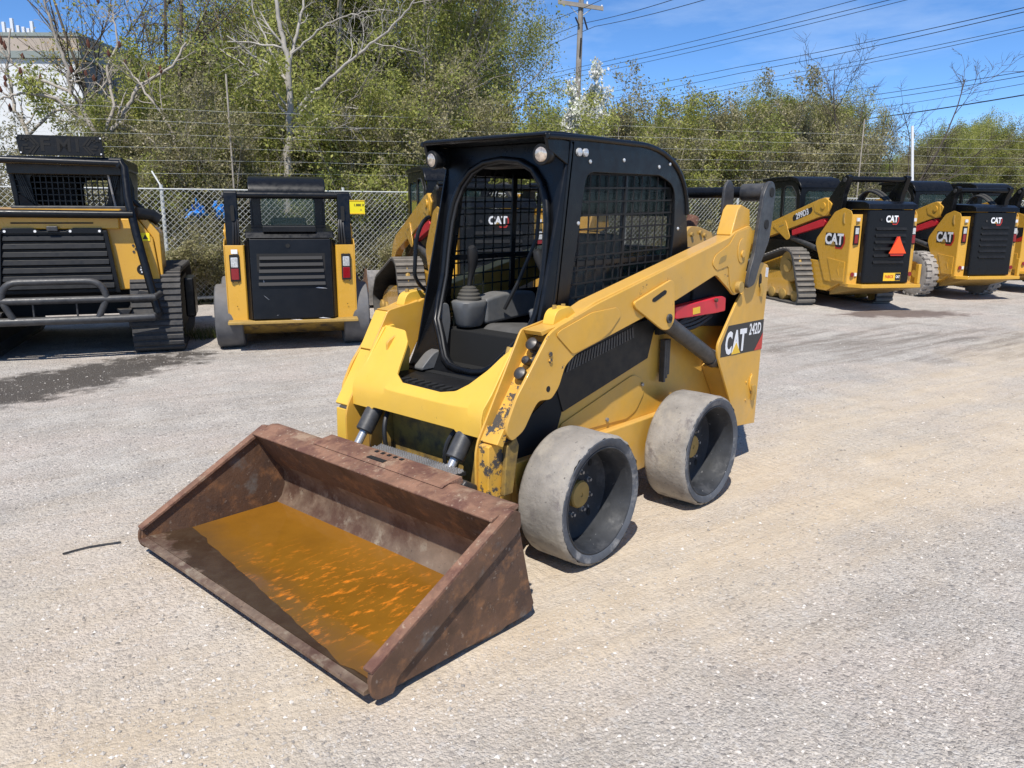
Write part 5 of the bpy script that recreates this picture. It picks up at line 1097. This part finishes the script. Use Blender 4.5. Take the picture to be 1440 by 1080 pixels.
def spawn(rg, P, Rr, per, t0, t1, ang, lf, lj=.35):
    """children along parent polylines"""
    B, k, _ = P.shape; par = np.repeat(np.arange(B), per); m = len(par); t = rg.uniform(t0, t1, m)*(k-1); i = np.minimum(t.astype(int), k-2); fr = t-i
    s = P[par, i]*(1-fr)[:, None]+P[par, i+1]*fr[:, None]; r = Rr[par, i]*(1-fr)+Rr[par, i+1]*fr; T = P[par, i+1]-P[par, i]; T /= np.linalg.norm(T, axis=1, keepdims=True)+1e-9
    rnd = rg.normal(0, 1, (m, 3)); rnd -= (rnd*T).sum(1, keepdims=True)*T; rnd /= np.linalg.norm(rnd, axis=1, keepdims=True)+1e-9; a = rg.normal(ang, .18, m)[:, None]
    Lp = np.linalg.norm(np.diff(P, axis=1), axis=2).sum(1)[par]; return s, T*np.cos(a)+rnd*np.sin(a), Lp*lf*(1-.45*(t/(k-1)))*rg.uniform(1-lj, 1+lj, m), r
def plant(seed, H=5, stems=1, spread=.15, lev=((9, .35, 1, .8, .5), (7, .2, 1, .75, .5), (7, .2, 1, .7, .55)), r0=.09, leaves=4, leaf=.05, loff=.06, wob=.16, up=.06, tips=1.0, minr=.003, stem_k=9, lean=(0, 0)):
    """returns wood (verts, quads), leaf centre list"""
    rg = np.random.default_rng(seed); st = np.c_[rg.normal(0, .12*(stems > 1)*math.sqrt(stems), (stems, 2)), np.zeros(stems)-.05]
    d = np.c_[rg.normal(0, spread, (stems, 2))+np.array(lean), np.ones(stems)]; L = H*rg.uniform(.75, 1.0, stems) if stems > 1 else np.array([H*.9])
    P = grow(rg, st, d, L, stem_k, wob*.45, up); Rr = (r0*rg.uniform(.6, 1, stems))[:, None]*np.linspace(1, .18, stem_k)[None]**.9
    VV, QQ, off = [], [], 0
    def put(P, Rr, n):
        nonlocal off
        v, q = tubes(P, Rr, n); VV.append(v); QQ.append(q+off); off += len(v)
    put(P, Rr, 7)
    for li, (per, t0, t1, ang, lf) in enumerate(lev):
        s, d, Lc, r = spawn(rg, P, Rr, per, t0, t1, ang, lf); k = (7, 5, 4)[min(li, 2)]
        P = grow(rg, s, d, Lc, k, wob*(1, 1.1, 1.3)[min(li, 2)], up*(1, .8, .5)[min(li, 2)]); Rr = np.maximum(minr, (r*(.62, .6, .55)[min(li, 2)]))[:, None]*np.linspace(1, .35, k)[None]; put(P, Rr, (5, 4, 3)[min(li, 2)])
    B, k, _ = P.shape; m = B*leaves; par = np.repeat(np.arange(B), leaves); t = rg.uniform(.15, 1, m)*(k-1); i = np.minimum(t.astype(int), k-2); fr = (t-i)[:, None]
    C = P[par, i]*(1-fr)+P[par, i+1]*fr+rg.normal(0, loff, (m, 3)) if m else np.zeros((0, 3))
    return np.concatenate(VV), np.concatenate(QQ), C, rg, P
def leafmesh(name, C, rg, size, mt, asp=.5):
    m = len(C); nn = rg.normal(0, 1, (m, 3))*.8+np.array([.55, .40, .45]); nn /= np.linalg.norm(nn, axis=1, keepdims=True)     # leaves turn their faces up to the light
    u = rg.normal(0, 1, (m, 3)); u -= (u*nn).sum(1, keepdims=True)*nn; u /= np.linalg.norm(u, axis=1, keepdims=True); w = np.cross(nn, u)
    s = (size*rg.uniform(.5, 1.25, m))[:, None]; V = np.stack([C-u*s*.5, C+w*s*asp*.5, C+u*s*.5, C-w*s*asp*.5], 1).reshape(-1, 3)
    me = fastmesh(name, V, np.arange(4*m).reshape(-1, 4), mt, False); at = me.attributes.new('tint', 'FLOAT', 'POINT')
    cl = np.sin(C[:, 0]*2.1+C[:, 2]*1.3)*np.cos(C[:, 1]*1.9-C[:, 2]*.8)*.18   # clumps of different age
    at.data.foreach_set('value', np.repeat(np.clip(rg.normal(.5, .22, m)+cl, 0, 1), 4).astype(np.float32)); return me
M_['leaf_olive'] = tint_mat('olive_leaves', [(0.144, 0.162, 0.043), (0.262, 0.294, 0.072), (0.395, 0.407, 0.103), (0.525, 0.500, 0.181)], .7, .42)
M_['leaf_green'] = tint_mat('spring_leaves', [(0.132, 0.197, 0.036), (0.262, 0.381, 0.060), (0.407, 0.525, 0.090), (0.578, 0.600, 0.181)], .7, .45)
M_['leaf_orange'] = tint_mat('bronze_leaves', [(0.219, 0.251, 0.050), (0.329, 0.361, 0.075), (0.481, 0.372, 0.126), (0.600, 0.394, 0.177)], .7, .45)
M_['leaf_dull'] = tint_mat('dull_scrub_leaves', [(0.144, 0.140, 0.066), (0.228, 0.216, 0.088), (0.312, 0.288, 0.138), (0.480, 0.420, 0.276)], .8, .35)
M_['blossom'] = tint_mat('white_blossom', [(.55, .55, .45), (.75, .75, .70), (.82, .82, .80), (.35, .40, .18)], .8, .3)
M_['seed'] = mat('seed_head', (.10, .035, .02), .95, var=.3, vscale=30)
PROTO = {}
def proto(key, wood_mat, leaf_mat, leaf=.06, asp=.5, **kw):
    v, q, C, rg, tips = plant(leaf_kw(kw)[0], **leaf_kw(kw)[1]); w = fastmesh(key+'_wood', v, q, M_[wood_mat], True)
    PROTO[key] = (w, leafmesh(key+'_leaves', C, rg, leaf, M_[leaf_mat], asp) if len(C) else None); return tips
def leaf_kw(kw): kw = dict(kw); s = kw.pop('seed'); return s, kw
def put_plant(key, name, label, cat, group, loc, rz, sc_):
    o = thing(name, label, cat, loc, rz, group); o.scale = sc_ if hasattr(sc_, '__len__') else (sc_,)*3
    w, l = PROTO[key]
    a = link(bpy.data.objects.new('trunk' if cat == 'tree' else 'stems', w)); a.parent = o
    if l is not None: b = link(bpy.data.objects.new('crown' if cat == 'tree' else 'foliage', l)); b.parent = o
    return o
LV = lambda a, b, c: ((a, .25, 1, .75, .5), (b, .2, 1, .75, .5), (c, .15, 1, .7, .55))
proto('willow', 'bark_grey', 'leaf_olive', seed=3, H=7.5, stems=6, spread=.30, lev=LV(9, 9, 8), r0=.07, leaves=15, loff=.14, leaf=.072)
proto('willow2', 'bark_grey', 'leaf_olive', seed=13, H=7.5, stems=5, spread=.24, lev=LV(10, 9, 8), r0=.08, leaves=15, loff=.14, leaf=.072, lean=(.1, 0))
proto('bronze', 'bark_dark', 'leaf_orange', seed=7, H=9, stems=2, spread=.2, lev=LV(14, 10, 8), r0=.13, leaves=10, loff=.13, leaf=.11, asp=.7)
proto('scrub', 'bark_grey', 'leaf_dull', seed=21, H=3.2, stems=14, spread=.42, lev=LV(7, 8, 6), r0=.022, leaves=9, loff=.07, leaf=.06)
proto('scrub2', 'bark_grey', 'leaf_olive', seed=22, H=3.0, stems=12, spread=.45, lev=LV(7, 8, 6), r0=.022, leaves=13, loff=.07, leaf=.06)
proto('scrub3', 'bark_grey', 'leaf_dull', seed=24, H=1.6, stems=12, spread=.55, lev=LV(6, 6, 5), r0=.014, leaves=8, loff=.05, leaf=.055)
proto('hedge', 'bark_grey', 'leaf_olive', seed=31, H=5.2, stems=14, spread=.22, lev=LV(9, 9, 7), r0=.035, leaves=18, loff=.09, leaf=.06, up=.14)
proto('hedge2', 'bark_dark', 'leaf_dull', seed=33, H=5.2, stems=14, spread=.25, lev=LV(9, 9, 8), r0=.035, leaves=12, loff=.09, leaf=.06, up=.14)
proto('hedge3', 'bark_grey', 'leaf_green', seed=35, H=5.0, stems=10, spread=.25, lev=LV(8, 8, 7), r0=.035, leaves=16, loff=.10, leaf=.065, up=.12)
proto('pear', 'bark_dark', 'blossom', seed=41, H=4.2, stems=3, spread=.12, lev=((10, .2, 1, .5, .4), (8, .1, 1, .6, .5), (6, .1, 1, .6, .5)), r0=.05, leaves=12, loff=.05, leaf=.075, asp=.9, up=.15)
proto('bare', 'bark_dark', 'leaf_dull', seed=52, H=6.5, stems=5, spread=.35, lev=((8, .25, 1, .6, .5), (7, .2, 1, .7, .5), (6, .2, 1, .7, .5)), r0=.06, leaves=0, minr=.006, lean=(.3, 0))
proto('sparse', 'bark_dark', 'leaf_orange', seed=57, H=8.5, stems=3, spread=.22, lev=LV(10, 9, 7), r0=.08, leaves=3, loff=.08, leaf=.075, minr=.004)
def at(u, D): return dl(D, (u-720)/FPX*D)
rz = np.random.default_rng(77)
def near(u):
    for lim, ph in ((185, 'behind the mulching tractor'), (312, 'between tractor and black-backed loader'), (478, 'behind the black-backed loader'), (592, 'behind the yellow fence sign'), (830, 'behind the front cab'), (960, 'behind the front engine hood'), (1062, 'beside the triangle loader'), (1205, 'behind the triangle loader cab'), (1300, 'behind the triangle loader hood'), (1400, 'behind the lugged-tyre loader')):
        if u < lim: return ph
    return 'behind the 262D loader'
def row(items, name, cat, group, label):
    for (key, u, D, s) in items: put_plant(key, name, (label(key) if callable(label) else label)+' '+near(u), cat, group, at(u, D), rz.uniform(0, 6.28), s)
# tall willows behind the fence
row([('willow', 318, 21.5, .80), ('willow2', 245, 25, .66), ('willow', 480, 20, 1.12), ('willow2', 560, 21.5, 1.12), ('willow2', 400, 23.5, 1.2), ('willow', 650, 23, .85), ('willow2', 350, 27, .85), ('willow', 530, 26, 1.25)], 'willow_tree', 'tree', 'tall willows behind the fence', 'tall many-stemmed willow in olive leaf')
put_plant('bronze', 'broadleaf_tree', 'tall tree with bronze-green young leaves beside the blue sky', 'tree', None, at(640, 28), .6, 1.12)
put_plant('sparse', 'sparse_tree', 'thin tree with sparse orange-tinged leaves beside the white building', 'tree', None, at(215, 18.5), 1.0, 1.0)
# scrub right behind the fence
row([('scrub', 215, 15.2, .95), ('scrub2', 262, 15.8, 1.0), ('scrub', 330, 15.9, 1.05), ('scrub2', 385, 17.2, .82), ('scrub', 440, 17.2, .9), ('scrub2', 500, 16.8, 1.15), ('scrub', 560, 17.4, 1.15), ('scrub2', 610, 17.8, 1.2), ('scrub', 670, 18.4, 1.2), ('scrub2', 735, 19, 1.2), ('scrub', 805, 20.8, 1.1), ('scrub', 865, 20.3, 1.2), ('scrub2', 925, 21, 1.25), ('scrub', 985, 21.6, 1.25), ('scrub', 1045, 22.4, 1.3), ('scrub', 1110, 23.2, 1.3), ('scrub', 150, 14.6, .8), ('scrub', 60, 14.2, .8), ('scrub2', 465, 19, 1.5), ('scrub', 350, 19.5, 1.3), ('scrub2', 280, 18, 1.35), ('scrub', 590, 20, 1.5)], 'scrub_bush', 'bush', 'scrub bushes behind the fence', lambda k: 'twiggy dull-leaved scrub bush past the fence,' if k == 'scrub' else 'olive-leaved scrub bush past the fence,')
row([('scrub3', u, 13.7+.46*((u-720)/FPX*15+5.4)+.7, s) for u, s in ((222, .75), (250, .8), (278, .7), (300, .8), (505, .75), (540, .8), (575, .8), (968, .9), (1000, .8), (1030, .9))], 'low_shrub', 'bush', 'low shrubs at the fence foot', 'low shrub at the fence foot,')
# hedge to the right
hx = [('hedge3', 715, 25, 0.78), ('hedge3', 752, 26.5, 0.78), ('hedge', 790, 26, 0.75), ('hedge', 838, 25, 0.74), ('hedge', 880, 26, 0.73), ('hedge2', 915, 25.5, 0.68), ('hedge', 960, 26.5, 0.70), ('hedge', 1005, 25.5, 0.70), ('hedge2', 1045, 26, 0.80), ('hedge', 1085, 25.5, 0.84), ('hedge', 1128, 26.5, 0.84), ('hedge2', 1160, 25.5, 0.70), ('hedge3', 1200, 27, 0.58), ('hedge2', 1240, 26, 0.55), ('hedge2', 1290, 28, 0.64), ('hedge', 1330, 27, 0.70), ('hedge', 1372, 28, 0.78), ('hedge2', 1415, 27, 0.73), ('hedge3', 1455, 28, 0.67), ('hedge2', 1500, 28, 0.70), ('hedge', 980, 30, 0.81), ('hedge', 860, 30, 0.81), ('hedge2', 1270, 31, 0.70), ('hedge', 1180, 31, 0.70), ('hedge', 1340, 32, 0.81), ('hedge', 1440, 32, 0.81)]
row(hx, 'hedgerow_shrub', 'bush', 'hedgerow shrubs under the power lines', lambda k: {'hedge': 'tall olive hedgerow shrub under power lines,', 'hedge2': 'grey-brown twiggy hedgerow shrub under power lines,', 'hedge3': 'fresh green hedgerow shrub under power lines,'}[k])
put_plant('pear', 'blossom_tree', 'small tree covered in white blossom behind the front cab roof', 'tree', None, at(795, 18.9), .4, (.85, .85, 1.04))
put_plant('bare', 'bare_tree', 'leafless dark tree leaning above the parked loaders', 'tree', None, at(1190, 23.5), heading(-75), .92)
# pale-barked dead tree
def custom_tree(name, label, lines, D, mt, seed, twigs=6, seeds=False, sub=4):
    """limbs traced as pixel polylines standing at depth D, each with its own depth offset and growing twigs"""
    T = thing(name, label, 'tree', at(lines[0][0][0][0], D)); rg = np.random.default_rng(seed); base = np.array(T.location)
    VV = []; QQ = []; off = 0; allp = []
    for (pts, r0, r1, dd) in lines:
        P = np.array([pd(u, v, D+dd*k/(len(pts)-1)) for k, (u, v) in enumerate(pts)]); tt = np.linspace(0, len(P)-1, 4*len(P)); P = np.stack([np.interp(tt, np.arange(len(P)), P[:, c]) for c in range(3)], 1)
        P[1:-1] += rg.normal(0, .012, P[1:-1].shape); Rr = np.linspace(r0, r1, len(P)); v, q = tubes(P[None], Rr[None], 7); VV.append(v); QQ.append(q+off); off += len(v); allp.append((P, Rr))
    tips = []
    for P, Rr in allp:
        s, d, L, r = spawn(rg, P[None], Rr[None], twigs, .25, 1, .8, .32); p2 = grow(rg, s, d, np.maximum(.25, L), 6, .22, .05); r2 = np.maximum(.005, r*.5)[:, None]*np.linspace(1, .4, 6)[None]; v, q = tubes(p2, r2, 4); VV.append(v); QQ.append(q+off); off += len(v)
        s, d, L, r = spawn(rg, p2, r2, sub, .2, 1, .8, .5); p3 = grow(rg, s, d, np.maximum(.15, L), 5, .25, .05); r3 = np.maximum(.0035, r*.6)[:, None]*np.linspace(1, .5, 5)[None]; v, q = tubes(p3, r3, 3); VV.append(v); QQ.append(q+off); off += len(v); tips.append(p2[:, -1])
    me = fastmesh(name+'_wood', np.concatenate(VV)-base, np.concatenate(QQ), M_[mt]); o = link(bpy.data.objects.new('trunk', me)); o.parent = T
    if seeds:
        for k, p in enumerate(np.concatenate(tips)):
            if p[2] < 3.2 or rg.random() > .5: continue
            h = rg.uniform(.10, .17); a = Vector(p-base); MB().tube([a, a+Vector((0, 0, h*.3)), a+Vector((.01, 0, h*.7)), a+Vector((0, 0, h))], [.012, .032, .025, .006], 6).build('seed_head', M_['seed'], T)
    return T
custom_tree('dead_tree', 'pale-barked leafless tree with a long branch reaching up, behind the fence', [([(404, 300), (405, 240), (408, 170), (406, 90), (400, 60), (390, 20), (382, -25)], 0.081, 0.030, 0), ([(406, 90), (415, 55), (424, 20), (430, -25)], 0.037, 0.018, .4), ([(410, 165), (440, 130), (470, 105), (510, 72), (545, 45), (575, 15), (590, -15)], 0.037, 0.012, -1.2), ([(411, 75), (440, 50), (470, 28), (505, 18), (540, 14)], 0.022, 0.007, -.6), ([(405, 150), (370, 110), (335, 85), (300, 65)], 0.022, 0.007, .5), ([(408, 195), (440, 190), (475, 180), (490, 172)], 0.019, 0.006, -.5), ([(404, 120), (385, 80), (362, 30), (350, -20)], 0.025, 0.009, .6)], 15.7, 'bark_white', 4, 8, False, 6)
custom_tree('sumac_tree', 'bare crooked sumac with dark seed heads in front of the white building', [([(148, 250), (140, 215), (150, 190), (168, 172), (180, 150), (196, 120), (240, 95), (262, 60)], .06, .02, .5), ([(146, 215), (130, 180), (100, 130), (95, 95), (80, 60), (66, 15), (60, -10)], .05, .015, -.4), ([(130, 180), (80, 140), (30, 130), (0, 140)], .04, .015, -.6), ([(100, 130), (50, 110), (20, 90), (-10, 60)], .03, .012, .4), ([(168, 172), (205, 190), (235, 215), (250, 240)], .03, .012, -.3), ([(60, 240), (40, 190), (20, 150), (10, 100), (15, 40)], .05, .015, .5), ([(40, 190), (70, 160), (105, 150), (145, 125), (160, 90)], .03, .01, .3), ([(140, 215), (160, 150), (150, 100), (165, 60), (160, 20)], .035, .012, .8), ([(262, 250), (240, 180), (220, 150), (190, 110), (170, 85)], .035, .012, .2)], 15.2, 'bark_grey', 6, 8, True, 5)
# ------------------------------------------------------------------ building, roof antennas
M_['stucco'] = mat('white_cladding', (.68, .68, .68), .6, var=.03, vscale=1)
M_['tan_band'] = mat('tan_parapet', (.42, .35, .29), .8, var=.06, vscale=2)
M_['grey_wall'] = mat('grey_block_wall', (.20, .20, .21), .8, var=.08, vscale=3)
M_['trim'] = mat('grey_green_trim', (.24, .27, .25), .6)
D0 = 30.; c0 = dl(D0, (147-720)/FPX*D0); zt = 1.66+(292-92)/FPX*D0; zp = 1.66+(292-76)/FPX*D0
bl = thing('building', 'white-walled commercial building with tan parapet behind the bare trees', 'building', c0, YAW)
# local x away from the viewer, y left
for k in range(8): MB().box(0, .25, .02+2.6*k, 2.595+2.6*k, 0, zt-.3).build('wall_panel', M_['stucco'], bl, .01)
MB().box(.03, 26, -.0, .019, 0, zt-.3).build('side_wall', M_['grey_wall'], bl)
MB().box(.2501, 26, .02, 20.8, 0, zt-.35).build('core', M_['grey_wall'], bl)
MB().box(-.12, 26, -.12, 20.9, zt-.2995, zt-.06).build('trim_band', M_['trim'], bl)
MB().box(-.06, 26, -.06, 20.9, zt-.0595, zp).build('parapet', M_['tan_band'], bl)
MB().box(-.10, 26, -.10, 20.9, zp+.0005, zp+.12).build('coping', M_['trim'], bl)
an = thing('roof_antennas', 'cluster of white mobile antennas on the building roof', 'antenna', pd(33, 66, D0+2), YAW)
ra = np.random.default_rng(3)
for k, (y, h) in enumerate(((.62, .72), (.45, .5), (.30, .85), (.08, .6), (-.12, .55), (-.30, .5), (-.45, .75))):
    MB().box(-.1, .0, y-.055, y+.055, .12+.1*ra.random(), .15+h).build('panel_antenna', M_['label'], an, .01)
    MB().cyl((.06, y, -.25), (.06, y, h), .02, 6).build('mast', M_['galv'], an)
    MB().box(.0, .12, y-.09, y+.02, .25, .5).build('radio_unit', M_['bare_steel'], an, .01)
for z in (.12, .42): MB().cyl((.08, -.55, z), (.08, .7, z), .022, 6).build('mount_rail', M_['galv'], an)
# ------------------------------------------------------------------ utility pole and cables
Dp = 42.; b = pd(808, 300, Dp)
up = thing('utility_pole', 'weathered wooden utility pole with one crossarm above the hedgerow', 'pole', (b[0], b[1], 0), YAW)
zz = lambda v: 1.66+(292-v)/FPX*Dp*1.0
yy = lambda u: -(u-808)/FPX*Dp
MB().tube([(0, 0, 0), (0, -.03, zz(130)), (0, -.12, zz(-25))], [.17, .15, .12], 12).build('pole_shaft', M_['pole'], up)
MB().prism('x', [(yy(780), zz(29)), (yy(780), zz(34)), (yy(839), zz(42)), (yy(839), zz(37))], -.22, -.13).build('crossarm', M_['pole'], up)
for u, v in ((781, 27), (818, 33), (837, 37)):
    MB().tube([(-.17, yy(u), zz(v+2)), (-.17, yy(u), zz(v-2))], [.05, .035], 8).build('insulator', M_['white'], up)
for (u0, v0, u1, v1) in ((803, 50, 808, 60), (814, 50, 819, 65)): MB().cyl((-.2, yy(u0), zz(v0)), (-.2, yy(u1), zz(v1)), .045, 6).build('brace', M_['dark'], up)
for (u0, v0, u1, v1) in ((795, 36, 806, 46), (823, 40, 813, 47)): MB().cyl((-.16, yy(u0), zz(v0)), (-.05, yy(u1), zz(v1)), .02, 6).build('arm_stay', M_['galv'], up)
MB().cyl((-.17, yy(811), zz(75)), (-.17, yy(810), zz(98)), .04, 6).build('conduit', M_['dark'], up)
MB().tube([(-.15, yy(812), zz(50)), (-.15, yy(806), zz(0))], .012, 4).build('ground_wire', M_['cable'], up)
wl = [((690, 66, 54), (781, 27, 42), (905, -30, 33), .018), ((695, 80, 54), (818, 33, 42), (960, -5, 33), .020), ((698, 92, 54), (837, 37, 42), (1010, -6, 32), .020),
      ((730, 111, 50), (811, 95, 42), (1215, -3, 27), .015), ((735, 118, 50), (811, 101, 42), (1262, -3, 26.5), .016), ((722, 131, 50), (811, 108, 42), (1290, -4, 26), .014),
      ((835, 133, 55), (1040, 94, 40), (1460, 6, 24), .018), ((858, 139, 55), (1040, 103, 40), (1460, 12, 24), .018), ((880, 146, 55), (1040, 116, 40), (1460, 33, 25), .014), ((895, 150, 55), (1040, 122, 40), (1460, 38, 25), .014),
      ((1020, 162, 55), (1135, 145, 45), (1460, 97, 30), .018), ((1040, 168, 55), (1150, 151, 45), (1460, 103, 30), .018), ((1060, 178, 55), (1170, 160, 45), (1460, 114, 30), .014), ((1000, 200, 50), (1150, 175, 40), (1460, 130, 27), .030)]
for i, (a, b_, c_, r_) in enumerate(wl):
    A, Bq, Cq = (Vector(pd(*q)) for q in (a, b_, c_)); q = [A.lerp(Bq, t)-Vector((0, 0, .15*t*(1-t))) for t in np.linspace(0, 1, 8)]+[Bq.lerp(Cq, t)-Vector((0, 0, .3*t*(1-t))) for t in np.linspace(0, 1, 14)[1:]]
    lab = 'thick black communication cable, lowest of the overhead lines' if i == 13 else 'thin power line ' + ('carried on the utility pole crossarm' if i < 3 else 'fixed to the utility pole below its crossarm' if i < 6 else 'crossing the sky clear of the utility pole' if i < 10 else 'running just above the thick black cable')
    o = MB().tube(q, r_*.72, 5).build('power_line', M_['cable'], None); tag(o, lab, 'cable', None if i == 13 else 'overhead power lines')
